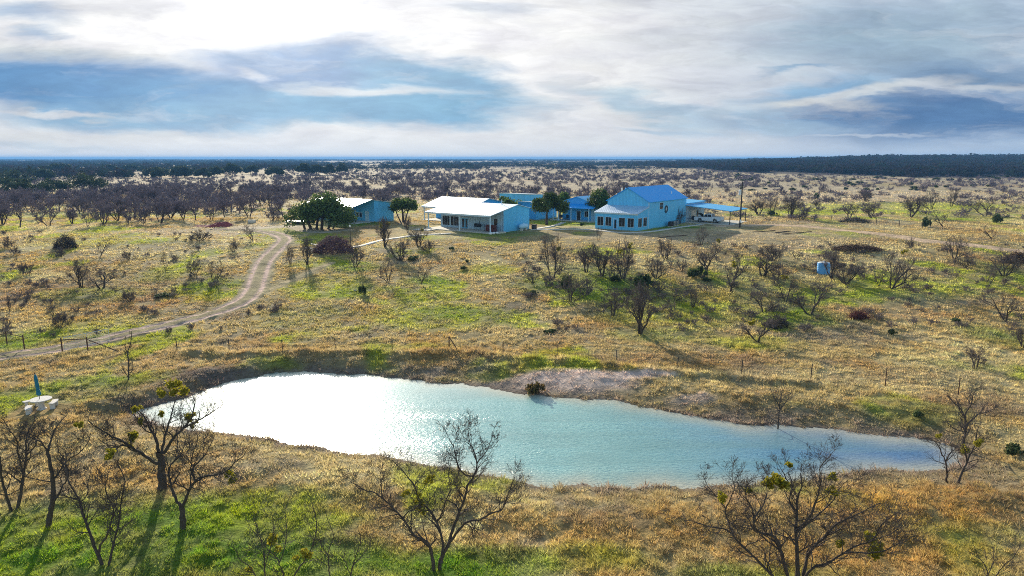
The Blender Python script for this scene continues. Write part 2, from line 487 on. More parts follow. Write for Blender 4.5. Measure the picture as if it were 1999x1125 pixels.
class MB:
    """collects simple solids, links them as one mesh object"""
    def __init__(self):
        self.v = []; self.f = []

    def add(self, vs, fs):
        b = len(self.v)
        self.v += [tuple(map(float, q)) for q in vs]
        self.f += [tuple(b + i for i in q) for q in fs]
        return self

    def box(self, x0, x1, y0, y1, z0, z1):
        return self.add([(x0, y0, z0), (x1, y0, z0), (x1, y1, z0), (x0, y1, z0), (x0, y0, z1), (x1, y0, z1), (x1, y1, z1), (x0, y1, z1)],
                        [(0, 3, 2, 1), (4, 5, 6, 7), (0, 1, 5, 4), (1, 2, 6, 5), (2, 3, 7, 6), (3, 0, 4, 7)])

    def extrude(self, poly, axis, a, b):
        """poly in the two other axes (in order), swept along axis from a to b"""
        n = len(poly)

        def P(q, t):
            return {'x': (t, q[0], q[1]), 'y': (q[0], t, q[1]), 'z': (q[0], q[1], t)}[axis]
        vs = [P(q, a) for q in poly] + [P(q, b) for q in poly]
        fs = [tuple(range(n)), tuple(range(2 * n - 1, n - 1, -1))] + [(i, (i + 1) % n, n + (i + 1) % n, n + i) for i in range(n)]
        return self.add(vs, fs)

    def tube(self, pts, rad, k=8, cap=True):
        pts = [Vector(p) for p in pts]
        if not isinstance(rad, (list, tuple)):
            rad = [rad] * len(pts)
        b = len(self.v)
        for i, p in enumerate(pts):
            d = (pts[min(i + 1, len(pts) - 1)] - pts[max(i - 1, 0)]).normalized()
            a = d.orthogonal().normalized() if i == 0 else (a - d * a.dot(d)).normalized()
            c = d.cross(a)
            for j in range(k):
                t = 2 * math.pi * j / k
                self.v.append(tuple(p + (a * math.cos(t) + c * math.sin(t)) * rad[i]))
        for i in range(len(pts) - 1):
            for j in range(k):
                self.f.append((b + i * k + j, b + i * k + (j + 1) % k, b + (i + 1) * k + (j + 1) % k, b + (i + 1) * k + j))
        if cap:
            self.f.append(tuple(b + j for j in reversed(range(k))))
            self.f.append(tuple(b + (len(pts) - 1) * k + j for j in range(k)))
        return self

    def lathe(self, prof, k=24, cx=0, cy=0):
        """prof: (radius, z)"""
        b = len(self.v)
        for r, z in prof:
            for j in range(k):
                t = 2 * math.pi * j / k
                self.v.append((cx + r * math.cos(t), cy + r * math.sin(t), z))
        for i in range(len(prof) - 1):
            for j in range(k):
                self.f.append((b + i * k + j, b + i * k + (j + 1) % k, b + (i + 1) * k + (j + 1) % k, b + (i + 1) * k + j))
        self.f.append(tuple(b + j for j in reversed(range(k))))
        self.f.append(tuple(b + (len(prof) - 1) * k + j for j in range(k)))
        return self

    def build(self, name, mat, parent=None, bevel=0.0, smooth=False, link=True):
        o = mesh_np(name, np.array(self.v), self.f, mat, smooth=smooth, parent=parent, link=link)
        if bevel:
            m = o.modifiers.new('edge', 'BEVEL'); m.width = bevel; m.segments = 2; m.limit_method = 'ANGLE'
        return o


def thing(name, label, cat, loc=(0, 0, 0), rz=0.0, group=None):
    o = bpy.data.objects.new(name, None)
    o.empty_display_size = 0.3
    COL.objects.link(o)
    o.location = loc; o.rotation_euler = (0, 0, rz)
    return tag(o, label, cat, group)


def tag(o, label=None, cat=None, group=None, kind=None):
    if label: o['label'] = label
    if cat: o['category'] = cat
    if group: o['group'] = group
    if kind: o['kind'] = kind
    return o


def copy_tree(o, parent=None):
    c = o.copy()
    COL.objects.link(c)
    if parent is not None:
        c.parent = parent
    for ch in o.children:
        copy_tree(ch, c)
    return c


# ------------------------------------------------------------------ materials
def principled(name, base, rough=0.6, metal=0.0, vary=0.12, scale=3.0, bump=0.0, bscale=20.0, spec=0.5, coord='Object'):
    m = bpy.data.materials.new(name); m.use_nodes = True
    t = NT(m.node_tree)
    tc = t.n('ShaderNodeTexCoord')
    nz = t.noise(tc.outputs[coord], scale, 5, 0.6)
    f = t.rng(nz.outputs['Fac'], 0.3, 0.7, 1 - vary, 1 + vary, False)
    col = t.n('ShaderNodeVectorMath', operation='SCALE', ins={0: base[:3], 'Scale': f}).outputs[0]
    b = t.n('ShaderNodeBsdfPrincipled', ins={'Base Color': col, 'Roughness': rough, 'Metallic': metal, 'Specular IOR Level': spec})
    if bump:
        n2 = t.noise(tc.outputs[coord], bscale, 4, 0.6)
        bp = t.n('ShaderNodeBump', ins={'Height': n2.outputs['Fac'], 'Strength': bump, 'Distance': 0.05})
        t.link(bp.outputs[0], b.inputs['Normal'])
    t.n('ShaderNodeOutputMaterial', ins={0: b.outputs[0]})
    return m


def sheet_metal(name, base, rough, metal, axis, pitch=0.3, vary=0.1, depth=0.03):
    """ribbed sheet metal: ribs repeat along one local axis (0 = x, 1 = y, 2 = both)"""
    m = bpy.data.materials.new(name); m.use_nodes = True
    t = NT(m.node_tree)
    tc = t.n('ShaderNodeTexCoord')
    sp = t.n('ShaderNodeSeparateXYZ', ins={0: tc.outputs['Object']})

    def rib(s):
        fr = t.math('FRACT', t.math('DIVIDE', s, pitch))
        return t.rng(t.math('ABSOLUTE', t.math('SUBTRACT', fr, 0.5)), 0.10, 0.24, 1.0, 0.0)
    h = rib(sp.outputs[axis]) if axis < 2 else t.math('ADD', rib(sp.outputs[0]), rib(sp.outputs[1]))
    st = t.n('ShaderNodeVectorMath', operation='MULTIPLY', ins={0: tc.outputs['Object'], 1: (1, 1, 0.25)}).outputs[0]
    nz = t.noise(st, 0.9, 6, 0.65)
    f = t.rng(nz.outputs['Fac'], 0.3, 0.7, 1 - vary, 1 + vary, False)
    f = t.math('MULTIPLY', f, t.math('SUBTRACT', 1.0, t.math('MULTIPLY', h, 0.10)))
    # dirt splashed up from the ground
    low = t.rng(sp.outputs[2], 0.0, 0.5, 0.45, 0.0)
    col = t.n('ShaderNodeVectorMath', operation='SCALE', ins={0: base[:3], 'Scale': f}).outputs[0]
    col = t.mix(t.math('MULTIPLY', low, nz.outputs['Fac']), col, (0.30, 0.25, 0.2, 1))
    rr = t.rng(nz.outputs['Fac'], 0.3, 0.7, rough - 0.06, rough + 0.08, False)
    bp = t.n('ShaderNodeBump', ins={'Height': h, 'Strength': 0.9, 'Distance': depth})
    b = t.n('ShaderNodeBsdfPrincipled', ins={'Base Color': col, 'Roughness': rr, 'Metallic': metal, 'Normal': bp.outputs[0]})
    t.n('ShaderNodeOutputMaterial', ins={0: b.outputs[0]})
    return m


def mat_ground():
    m = bpy.data.materials.new('pasture_soil'); m.use_nodes = True
    t = NT(m.node_tree)
    geo = t.n('ShaderNodeNewGeometry')
    at = t.n('ShaderNodeAttribute', attribute_name='tint')
    pos = geo.outputs['Position']
    nA = t.noise(pos, 0.9, 6, 0.65)
    nB = t.noise(pos, 5.0, 5, 0.65)
    nC = t.noise(pos, 0.16, 5, 0.6)
    f = t.math('MULTIPLY', t.rng(nA.outputs['Fac'], 0.30, 0.70, 0.62, 1.30, False), t.rng(nB.outputs['Fac'], 0.3, 0.7, 0.7, 1.25, False))
    f = t.math('MULTIPLY', f, t.rng(nC.outputs['Fac'], 0.3, 0.7, 0.82, 1.15, False))
    col = t.n('ShaderNodeVectorMath', operation='SCALE', ins={0: at.outputs['Color'], 'Scale': f}).outputs[0]
    hsum = t.math('ADD', t.math('MULTIPLY', nA.outputs['Fac'], 0.5), t.math('MULTIPLY', nB.outputs['Fac'], 0.22))
    bp = t.n('ShaderNodeBump', ins={'Height': hsum, 'Strength': 1.0, 'Distance': 0.45})
    b = t.n('ShaderNodeBsdfPrincipled', ins={'Base Color': col, 'Roughness': 0.95, 'Specular IOR Level': 0.1, 'Normal': bp.outputs[0]})
    t.n('ShaderNodeOutputMaterial', ins={0: b.outputs[0]})
    return m


def mat_leaf(name, trans=0.45, gain=1.0, attr=True, base=(0.1, 0.1, 0.1), nscale=0.6, vary=0.25, rough=0.7, spec=0.15):
    m = bpy.data.materials.new(name); m.use_nodes = True
    t = NT(m.node_tree)
    if attr:
        c0 = t.n('ShaderNodeAttribute', attribute_name='tint').outputs['Color']
    else:
        c0 = t.n('ShaderNodeRGB').outputs[0]
        c0.default_value = tuple(base[:3]) + (1,)
    geo = t.n('ShaderNodeNewGeometry')
    nz = t.noise(geo.outputs['Position'], nscale, 4, 0.6)
    f = t.rng(nz.outputs['Fac'], 0.3, 0.7, (1 - vary) * gain, (1 + vary) * gain, False)
    col = t.n('ShaderNodeVectorMath', operation='SCALE', ins={0: c0, 'Scale': f}).outputs[0]
    d = t.n('ShaderNodeBsdfPrincipled', ins={'Base Color': col, 'Roughness': rough, 'Specular IOR Level': spec})
    tr = t.n('ShaderNodeBsdfTranslucent', ins={'Color': col})
    mx = t.n('ShaderNodeMixShader', ins={0: trans, 1: d.outputs[0], 2: tr.outputs[0]})
    t.n('ShaderNodeOutputMaterial', ins={0: mx.outputs[0]})
    return m


def mat_water():
    m = bpy.data.materials.new('pond_water'); m.use_nodes = True
    t = NT(m.node_tree)
    geo = t.n('ShaderNodeNewGeometry')
    pos = geo.outputs['Position']
    sp = t.n('ShaderNodeSeparateXYZ', ins={0: pos})
    at = t.n('ShaderNodeAttribute', attribute_name='tint')     # r: shallowness, g: calm
    sc = t.n('ShaderNodeSeparateColor', ins={0: at.outputs['Color']})
    streak = t.noise(t.n('ShaderNodeMapping', ins={'Vector': pos, 'Rotation': (0, 0, math.radians(-10)), 'Scale': (0.10, 0.55, 1)}).outputs[0], 1.0, 4, 0.6, 0.5)
    mp = t.n('ShaderNodeMapping', ins={'Vector': pos, 'Rotation': (0, 0, math.radians(-14)), 'Scale': (1.0, 2.3, 1.0)})
    w1 = t.noise(mp.outputs[0], 3.4, 3, 0.5, 0.6)
    w2 = t.noise(mp.outputs[0], 6.5, 3, 0.55, 0.4)
    wt = t.noise(pos, 0.25, 3, 0.5)
    h = t.math('ADD', w1.outputs['Fac'], t.math('MULTIPLY', w2.outputs['Fac'], 0.35))
    amp = t.math('MULTIPLY', t.math('SUBTRACT', 1.0, sc.outputs[1]), t.rng(wt.outputs['Fac'], 0.3, 0.7, 0.7, 1.25, False))
    bp = t.n('ShaderNodeBump', ins={'Height': h, 'Strength': t.math('ADD', t.math('MULTIPLY', t.math('MULTIPLY', amp, t.rng(sp.outputs[0], -4.0, 7.0, 0.30, 0.36)), t.rng(streak.outputs['Fac'], 0.35, 0.65, 1.0, 0.55)), 0.08), 'Distance': 0.16})
    deep = t.mix(t.rng(sp.outputs[0], 3.0, 24.0), (0.24, 0.50, 0.49, 1), (0.028, 0.16, 0.36, 1))
    deep = t.mix(t.rng(streak.outputs['Fac'], 0.40, 0.66, 0.0, 0.45), deep, (0.10, 0.24, 0.23, 1))
    col = t.mix(sc.outputs[0], deep, (0.52, 0.47, 0.34, 1))
    b = t.n('ShaderNodeBsdfPrincipled', ins={'Base Color': col, 'Roughness': 0.21, 'IOR': 1.45, 'Specular IOR Level': 0.9, 'Normal': bp.outputs[0]})
    t.n('ShaderNodeOutputMaterial', ins={0: b.outputs[0]})
    return m


M = {}
M['ground'] = mat_ground()
M['grass'] = mat_leaf('dry_grass_blades', 0.5, 1.0, nscale=1.4, vary=0.25)
M['water'] = mat_water()
M['leaf'] = mat_leaf('evergreen_leaves', 0.38, 1.0, nscale=0.7, vary=0.35)
M['mistletoe'] = mat_leaf('mistletoe_leaves', 0.5, 1.0, attr=False, base=(0.30, 0.27, 0.025), nscale=6, vary=0.35)
M['wood_far'] = mat_leaf('woodland_foliage', 0.2, 1.0, nscale=0.05, vary=0.25, rough=1.0, spec=0.0)
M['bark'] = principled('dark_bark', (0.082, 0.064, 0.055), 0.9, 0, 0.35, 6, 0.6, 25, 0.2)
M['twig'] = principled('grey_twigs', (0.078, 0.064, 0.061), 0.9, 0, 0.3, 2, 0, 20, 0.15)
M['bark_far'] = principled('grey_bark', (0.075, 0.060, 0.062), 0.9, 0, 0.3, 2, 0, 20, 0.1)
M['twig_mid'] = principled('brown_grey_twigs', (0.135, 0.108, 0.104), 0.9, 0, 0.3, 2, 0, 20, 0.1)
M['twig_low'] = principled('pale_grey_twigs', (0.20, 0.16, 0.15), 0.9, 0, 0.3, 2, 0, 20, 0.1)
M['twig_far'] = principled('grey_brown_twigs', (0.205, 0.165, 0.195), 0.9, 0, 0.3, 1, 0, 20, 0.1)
M['wall'] = sheet_metal('sky_tinted_ribbed_wall', (0.11, 0.55, 0.95), 0.45, 0.0, 2, 0.32, 0.08, 0.03)  # bare metal; blue skylight on its shaded fronts is put into the colour
M['wall_deep'] = sheet_metal('deep_sky_tinted_ribbed_wall', (0.06, 0.44, 0.92), 0.45, 0.0, 2, 0.32, 0.08, 0.03)  # same metal with a deeper blue skylight painted in
M['wall_grey'] = sheet_metal('sky_tinted_grey_board_wall', (0.40, 0.60, 0.80), 0.55, 0.0, 2, 0.42, 0.08, 0.03)  # pale wall with its blue-grey porch shade put into the colour
M['roof'] = sheet_metal('galvanised_roof_sheet', (0.62, 0.72, 0.82), 0.42, 0.6, 1, 0.45, 0.08, 0.02)
M['roof_shaded'] = sheet_metal('sky_tinted_roof_sheet', (0.006, 0.40, 0.98), 0.55, 0.0, 0, 0.45, 0.06, 0.02)  # galvanised sheet turned from the sun, its blue shade painted in
M['roof_side'] = sheet_metal('sky_tinted_carport_sheet', (0.05, 0.46, 0.86), 0.5, 0.0, 0, 0.45, 0.06, 0.02)  # galvanised sheet again, blue skylight put into the colour
M['trim'] = principled('white_blue_trim', (0.55, 0.72, 0.86), 0.5, 0.0, 0.06)
M['white'] = principled('white_paint', (0.78, 0.80, 0.82), 0.45, 0.0, 0.06)
M['glass'] = principled('dark_window_glass', (0.020, 0.022, 0.028), 0.08, 0.0, 0.3, 1.0, 0, 20, 0.6)
M['concrete'] = principled('pale_concrete', (0.60, 0.56, 0.50), 0.85, 0.0, 0.15, 1.5, 0.3, 12)
M['stone_white'] = principled('white_cast_stone', (0.58, 0.56, 0.54), 0.75, 0.0, 0.12, 5, 0.3, 30)
M['steel'] = principled('grey_steel', (0.42, 0.44, 0.46), 0.4, 0.8, 0.15)
M['galv'] = principled('galvanised_pipe', (0.62, 0.66, 0.64), 0.45, 0.4, 0.12)
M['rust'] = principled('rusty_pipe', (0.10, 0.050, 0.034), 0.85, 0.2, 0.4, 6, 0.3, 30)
M['dark'] = principled('dark_brown_post', (0.045, 0.036, 0.034), 0.85, 0.0, 0.35, 5, 0.4, 30)
M['black'] = principled('black_rubber', (0.018, 0.018, 0.020), 0.7, 0.0, 0.2)
M['teal'] = principled('teal_canvas', (0.012, 0.17, 0.27), 0.8, 0.0, 0.2, 8, 0.3, 30)
M['paint'] = principled('white_car_paint', (0.70, 0.78, 0.88), 0.25, 0.0, 0.03)
M['redwood'] = principled('red_brown_timber', (0.15, 0.035, 0.028), 0.85, 0.0, 0.5, 5, 0.5, 14)
M['soil'] = principled('red_soil', (0.26, 0.055, 0.060), 0.95, 0.0, 0.4, 2, 0.6, 4)
M['brush'] = principled('purple_brown_dead_twigs', (0.17, 0.085, 0.105), 0.95, 0.0, 0.35, 2)
M['rock'] = principled('pale_rock', (0.34, 0.31, 0.29), 0.9, 0.0, 0.25, 4, 0.5, 12)
M['tank'] = principled('pale_blue_tank_paint', (0.42, 0.68, 0.86), 0.35, 0.0, 0.05)
M['tank_blue'] = principled('blue_plastic', (0.13, 0.45, 0.92), 0.45, 0.0, 0.06)
M['wire'] = principled('dull_wire', (0.20, 0.17, 0.15), 1.0, 0.0, 0.1, spec=0.0)
M['amber'] = principled('red_lamp_glass', (0.30, 0.02, 0.02), 0.3)

# ------------------------------------------------------------------ ground sheet
def build_ground():
    nr, na = 1500, 820
    r = 7.0 * (16000.0 / 7.0) ** (np.linspace(0, 1, nr) ** 1.08)
    a = np.radians(np.linspace(-72, 72, na))
    R, A = np.meshgrid(r, a, indexing='ij')
    X = R * np.sin(A); Y = R * np.cos(A)
    Z, d, far = land_z(X, Y, True)
    c = ground_colour(X, Y, d, far)
    soil_shade = 0.70 + 0.30 * sstep(110, 190, Y)      # darker soil, also standing in for shade between the tussocks
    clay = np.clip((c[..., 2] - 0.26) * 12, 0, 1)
    c = c * np.maximum(soil_shade, clay)[..., None]
    v = np.stack([X, Y, Z], 2).reshape(-1, 3)
    i = np.arange(nr * na).reshape(nr, na)
    f = np.stack([i[:-1, :-1], i[:-1, 1:], i[1:, 1:], i[1:, :-1]], 2).reshape(-1, 4)[:, ::-1]
    o = mesh_np('ground', v, f, M['ground'], c.reshape(-1, 3), smooth=True)
    tag(o, kind='structure')
    # the land behind and beside the camera, so that the sheet surrounds the viewer
    mb = MB()
    ring = []
    for k in range(25):
        t = math.radians(72 + 216 * k / 24)
        ring.append((math.sin(t), math.cos(t)))
    vs = []; 
    for s, cc in ring:
        vs.append((7 * s, 7 * cc, -3.2)); vs.append((16000 * s, 16000 * cc, -3.2))
    mb.add(vs, [(2 * k, 2 * k + 1, 2 * k + 3, 2 * k + 2) for k in range(24)])
    mb.add([(7 * math.sin(t), 7 * math.cos(t), -3.2) for t in np.linspace(0, 2 * math.pi, 40)[:-1]], [tuple(reversed(range(39)))])
    o2 = mb.build('field', M['ground'])
    at = o2.data.color_attributes.new('tint', 'FLOAT_COLOR', 'POINT')
    for q in at.data: q.color = (0.33, 0.26, 0.13, 1)
    tag(o2, kind='structure')


build_ground()


def build_water():
    xs0, ys0 = SHORE.min(0) - 1.2; xs1, ys1 = SHORE.max(0) + 1.2
    gx = np.arange(xs0, xs1, 0.35); gy = np.arange(ys0, ys1, 0.35)
    X, Y = np.meshgrid(gx, gy, indexing='ij')
    d, far = shore_dist(X, Y)
    d = d.reshape(X.shape); far = far.reshape(X.shape)
    i = np.arange(X.size).reshape(X.shape)
    keep = (d[:-1, :-1] < 0.9) | (d[1:, 1:] < 0.9)
    f = np.stack([i[:-1, :-1], i[1:, :-1], i[1:, 1:], i[:-1, 1:]], 2)[keep]
    used, inv = np.unique(f, return_inverse=True)
    v = np.stack([X, Y, np.full(X.shape, WATER_Z)], 2).reshape(-1, 3)[used]
    nz = fbm(v[:, 0] / 2.5, v[:, 1] / 2.5, 44, 3)
    sh = np.exp(-(np.maximum(-d.ravel()[used], 0) / (0.45 + 1.3 * nz)) ** 1.4) * 0.8
    u = v[:, 0] / v[:, 1]
    calm = 1 - sstep(-0.30, -0.17, u + (fbm(v[:, 0] / 3, v[:, 1] / 3, 47, 3) - 0.5) * 0.10)
    calm = 0.85 * calm
    calm = np.maximum(calm, 0.75 * sstep(45, 51, v[:, 1]) * (1 - sstep(-0.05, 0.22, u)))
    c = np.stack([sh, calm, 0 * sh], 1)
    o = mesh_np('water', v, inv.reshape(-1, 4), M['water'], c, smooth=True)
    tag(o, kind='structure')


build_water()


def smooth_line(pts, step):
    """Catmull-Rom through the points, resampled"""
    p = np.array(pts, float)
    q = np.vstack([2 * p[0] - p[1], p, 2 * p[-1] - p[-2]])
    out = []
    for i in range(1, len(q) - 2):
        n = max(2, int(np.linalg.norm(q[i + 1] - q[i]) / step))
        for k in range(n):
            t = k / n
            out.append(0.5 * (2 * q[i] + (q[i + 1] - q[i - 1]) * t + (2 * q[i - 1] - 5 * q[i] + 4 * q[i + 1] - q[i + 2]) * t * t
                              + (3 * q[i] - q[i - 1] - 3 * q[i + 1] + q[i + 2]) * t ** 3))
    out.append(q[-2])
    return np.array(out)


TRACKS = []      # (centre line, half width) kept clear of tall grass


def ribbon(name, px_pts, width, rut=True, colour=DIRT, mid=TAN, lift=0.13, flat=False, mat=None, ruts=0.55, soft=1.0):
    c = smooth_line([ground(a, b)[:2] for a, b in px_pts], 0.5)
    tg = np.gradient(c, axis=0); tg /= np.linalg.norm(tg, axis=1)[:, None]
    nn = np.stack([tg[:, 1], -tg[:, 0]], 1)
    na = 29 if not flat else 5
    s = np.linspace(-1, 1, na)
    P = c[:, None, :] + nn[:, None, :] * (s[None, :, None] * width / 2)
    X, Y = P[..., 0], P[..., 1]
    Z = land_z(X, Y)
    S = np.repeat(s[None], len(c), 0)
    if flat:
        Z = Z.mean(1, keepdims=True) + 0.05 + 0 * Z
        # a real edge
        Z[:, 0] -= 0.12; Z[:, -1] -= 0.12
        P[:, 1] = P[:, 0]; P[:, -2] = P[:, -1]
        X, Y = P[..., 0], P[..., 1]
        col = None
    else:
        nz = fbm(X / 1.5, Y / 1.5, 61, 4); n2 = fbm(X / 0.7, Y / 0.7, 62, 3)
        edge = sstep(0.55, 1.0, np.abs(S) + (nz - 0.5) * 0.7)
        r = np.exp(-((np.abs(S) - ruts) / 0.14) ** 2)
        Z = Z + lift - 0.16 * edge * soft - (0.11 * r if rut else 0) + 0.02 * (n2 - 0.5)
        w = np.clip(r * 1.25 + 0.25 * (nz - 0.3) if rut else 1 - 0.4 * nz, 0, 1)[..., None]
        col = mid * (1 - w) + colour * w
        col = col * (0.75 + 0.5 * n2)[..., None]
        col = col.reshape(-1, 3)
    v = np.stack([X, Y, Z], 2).reshape(-1, 3)
    i = np.arange(v.shape[0]).reshape(X.shape)
    f = np.stack([i[:-1, :-1], i[:-1, 1:], i[1:, 1:], i[1:, :-1]], 2).reshape(-1, 4)[:, ::-1]
    o = mesh_np(name, v, f, mat or M['ground'], col, smooth=not flat)
    tag(o, kind='structure')
    TRACKS.append((c, width / 2))
    return o


PURP = np.array([0.40, 0.25, 0.235])
ribbon('dirt_track', [(-120, 716), (0, 700), (60, 690), (120, 681), (180, 670), (240, 656), (340, 632), (430, 607), (474, 590), (494, 570), (503, 545), (513, 518), (530, 494), (549, 477), (556, 467), (546, 459), (522, 453), (480, 449), (420, 447)],
       4.0, True, np.array([0.62, 0.43, 0.36]), np.array([0.27, 0.23, 0.115]), ruts=0.46)
ribbon('track_fork', [(478, 588), (520, 568), (560, 550), (610, 528), (650, 513)], 2.6, True, np.array([0.44, 0.32, 0.25]), TAN * 0.9, ruts=0.55, lift=0.03)
ribbon('driveway', [(470, 446), (520, 444), (570, 442), (620, 452), (680, 447)], 6.0, False, PALE, PALE, lift=0.03)
ribbon('gravel_road', [(1392, 440), (1440, 439.5), (1500, 438.5), (1560, 441), (1640, 448), (1720, 457), (1800, 468), (1900, 479), (1999, 491), (2150, 512)],
       5.2, False, np.array([0.62, 0.44, 0.29]), np.array([0.52, 0.38, 0.24]), lift=0.06)
ribbon('path', [(672, 484), (700, 480), (740, 470), (780, 463), (830, 457.5), (880, 455.5)], 1.25, flat=True, mat=M['concrete'])
ribbon('path', [(1036, 447), (1090, 447.2), (1150, 447.5), (1180, 450.5), (1215, 453.5), (1262, 453), (1300, 448), (1345, 440), (1372, 436.5)], 1.2, flat=True, mat=M['concrete'])
ribbon('path', [(1047, 446), (1075, 441), (1100, 433.5)], 1.2, flat=True, mat=M['concrete'])


def near_track(x, y, pad=0.0):
    m = np.zeros(len(x), bool)
    for c, hw in TRACKS:
        lo = c.min(0) - 4; hi = c.max(0) + 4
        idx = np.where((x > lo[0]) & (x < hi[0]) & (y > lo[1]) & (y < hi[1]))[0]
        for s in range(0, len(idx), 20000):
            ii = idx[s:s + 20000]
            d = ((np.stack([x[ii], y[ii]], 1)[:, None] - c[None]) ** 2).sum(2).min(1)
            m[ii] |= d < (hw * 0.92 + pad) ** 2
    return m


# ------------------------------------------------------------------ buildings: one common direction
GA = math.atan2(0.8, 0.6)        # local x runs away from the viewer to the right, local y to the left and away
GX = np.array([0.6, 0.8]); GY = np.array([-0.8, 0.6])
KEEP_CLEAR = []                  # footprints without grass: origin, x0, x1, y0, y1


def place(px, py):
    p = ground(px, py)
    return Vector((p[0], p[1], p[2]))


def window(parent, wall_axis, at, a0, a1, z0, z1, bars=1, out=-1, frame=None, tb=0.014):
    """window with frame standing proud of the wall; wall_axis 'x': wall plane x = at, spans y a0..a1"""
    fr = MB(); t = 0.06
    def bx(m, p0, p1, q0, q1, n0, n1):
        lo, hi = sorted((at + out * n0, at + out * n1))
        if wall_axis == 'x': m.box(lo, hi, p0, p1, q0, q1)
        else: m.box(p0, p1, lo, hi, q0, q1)
    bx(fr, a0 - t, a1 + t, z1, z1 + t, 0.0, 0.07); bx(fr, a0 - t, a1 + t, z0 - t, z0, 0.0, 0.10)
    bx(fr, a0 - t, a0, z0, z1, 0.0, 0.07); bx(fr, a1, a1 + t, z0, z1, 0.0, 0.07)
    for k in range(bars):
        c = a0 + (a1 - a0) * (k + 1) / (bars + 1)
        bx(fr, c - tb, c + tb, z0, z1, 0.022, 0.045)
    f = fr.build('window', frame or M['trim'], parent)
    g = MB(); bx(g, a0, a1, z0, z1, 0.004, 0.02)
    g.build('pane', M['glass'], f)
    return f


def door(parent, wall_axis, at, a0, a1, z1, mat, out=-1, glass=False):
    d = MB()
    def bx(m, p0, p1, q0, q1, n0, n1):
        lo, hi = sorted((at + out * n0, at + out * n1))
        if wall_axis == 'x': m.box(lo, hi, p0, p1, q0, q1)
        else: m.box(p0, p1, lo, hi, q0, q1)
    bx(d, a0, a1, 0.05, z1, 0.005, 0.05)
    o = d.build('door', mat, parent)
    fr = MB()
    bx(fr, a0 - 0.1, a0, 0.05, z1, 0, 0.08); bx(fr, a1, a1 + 0.1, 0.05, z1, 0, 0.08); bx(fr, a0 - 0.1, a1 + 0.1, z1, z1 + 0.1, 0, 0.08)
    fr.build('frame', M['trim'], o)
    h = MB(); bx(h, a0 + 0.08, a0 + 0.14, 1.0, 1.12, 0.05, 0.11)
    h.build('handle', M['steel'], o)
    if glass:
        g = MB(); bx(g, a0 + 0.14, a1 - 0.14, 0.35, z1 - 0.15, 0.05, 0.056)
        g.build('pane', M['glass'], o)
    return o


def ridge_roof(name, parent, mat, prof, y0, y1, th=0.12, over=0.25, axis='y'):
    """roof slab following a profile of (coordinate, height), swept along an axis"""
    top = [(a, z + th + 0.003) for a, z in prof]
    bot = [(a, z + 0.003) for a, z in reversed(prof)]
    return MB().extrude(top + bot, axis, y0 - over, y1 + over).build(name, mat, parent)


def long_house(o, ox, Lx, Ly, eave, ridge_x, ridge_z, rear_z, wall_x, ysign, wallmat, roofmat, gable_open=True):
    """porch house: x from the eave to the back, y along the eave"""
    y0, y1 = (0, Ly) if ysign > 0 else (-Ly, 0)
    zf = eave + (ridge_z - eave) * wall_x / ridge_x if wall_x < ridge_x else ridge_z + (rear_z - ridge_z) * (wall_x - ridge_x) / (Lx - ridge_x)
    prof = [(wall_x, -0.3), (wall_x, zf), (ridge_x, ridge_z), (Lx, rear_z), (Lx, -0.3)] if wall_x < ridge_x else [(wall_x, -0.3), (wall_x, zf), (Lx, rear_z), (Lx, -0.3)]
    MB().extrude(prof, 'y', y0, y1).build('wall', wallmat, o)
    sl = (ridge_z - eave) / ridge_x; sr = (rear_z - ridge_z) / (Lx - ridge_x)
    rp = [(-0.35, eave - 0.35 * sl), (ridge_x, ridge_z), (Lx + 0.3, rear_z + 0.3 * sr)]
    ridge_roof('roof', o, roofmat, rp, y0, y1, 0.10, 0.3)
    # rim board under the roof edge
    MB().box(-0.32, -0.22, y0 - 0.28, y1 + 0.28, eave - 0.35 * sl - 0.19, eave - 0.35 * sl - 0.004).build('fascia', M['trim'], o)
    KEEP_CLEAR.append((o.location.copy(), -0.3, Lx + 0.2, y0 - 0.2, y1 + 0.2))
    return y0, y1


def post(o, x, y, z, r=0.09, mat=None):
    MB().box(x - r, x + r, y - r, y + r, -0.2, z).build('post', mat or M['trim'], o)


# --- big two storey barn house
A = thing('barn_house', 'tall two storey sky tinted blue metal barn house with steep sky tinted roof and windowed sunroom', 'house', place(1265, 447), GA)
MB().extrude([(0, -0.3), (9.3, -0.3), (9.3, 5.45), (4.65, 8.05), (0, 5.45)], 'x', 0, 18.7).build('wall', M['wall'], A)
MB().extrude([(-0.28, 5.30), (4.65, 8.06), (9.58, 5.30), (9.58, 5.42), (4.65, 8.20), (-0.28, 5.42)], 'x', -0.25, 18.95).build('roof', M['roof_shaded'], A)
MB().box(-0.012, 0.10, -0.03, 0.08, -0.2, 5.28).build('corner_trim', M['trim'], A)
window(A, 'y', 0, 5.0, 6.6, 3.75, 5.0, 0, -1)
vp = MB().tube([(14.2, 1.6, 6.1), (14.2, 1.6, 6.95)], 0.09).build('vent_pipe', M['white'], A, smooth=False)
MB().tube([(2.6, 6.6, 6.6), (2.6, 6.6, 8.0)], 0.11).build('vent_pipe', M['trim'], A)
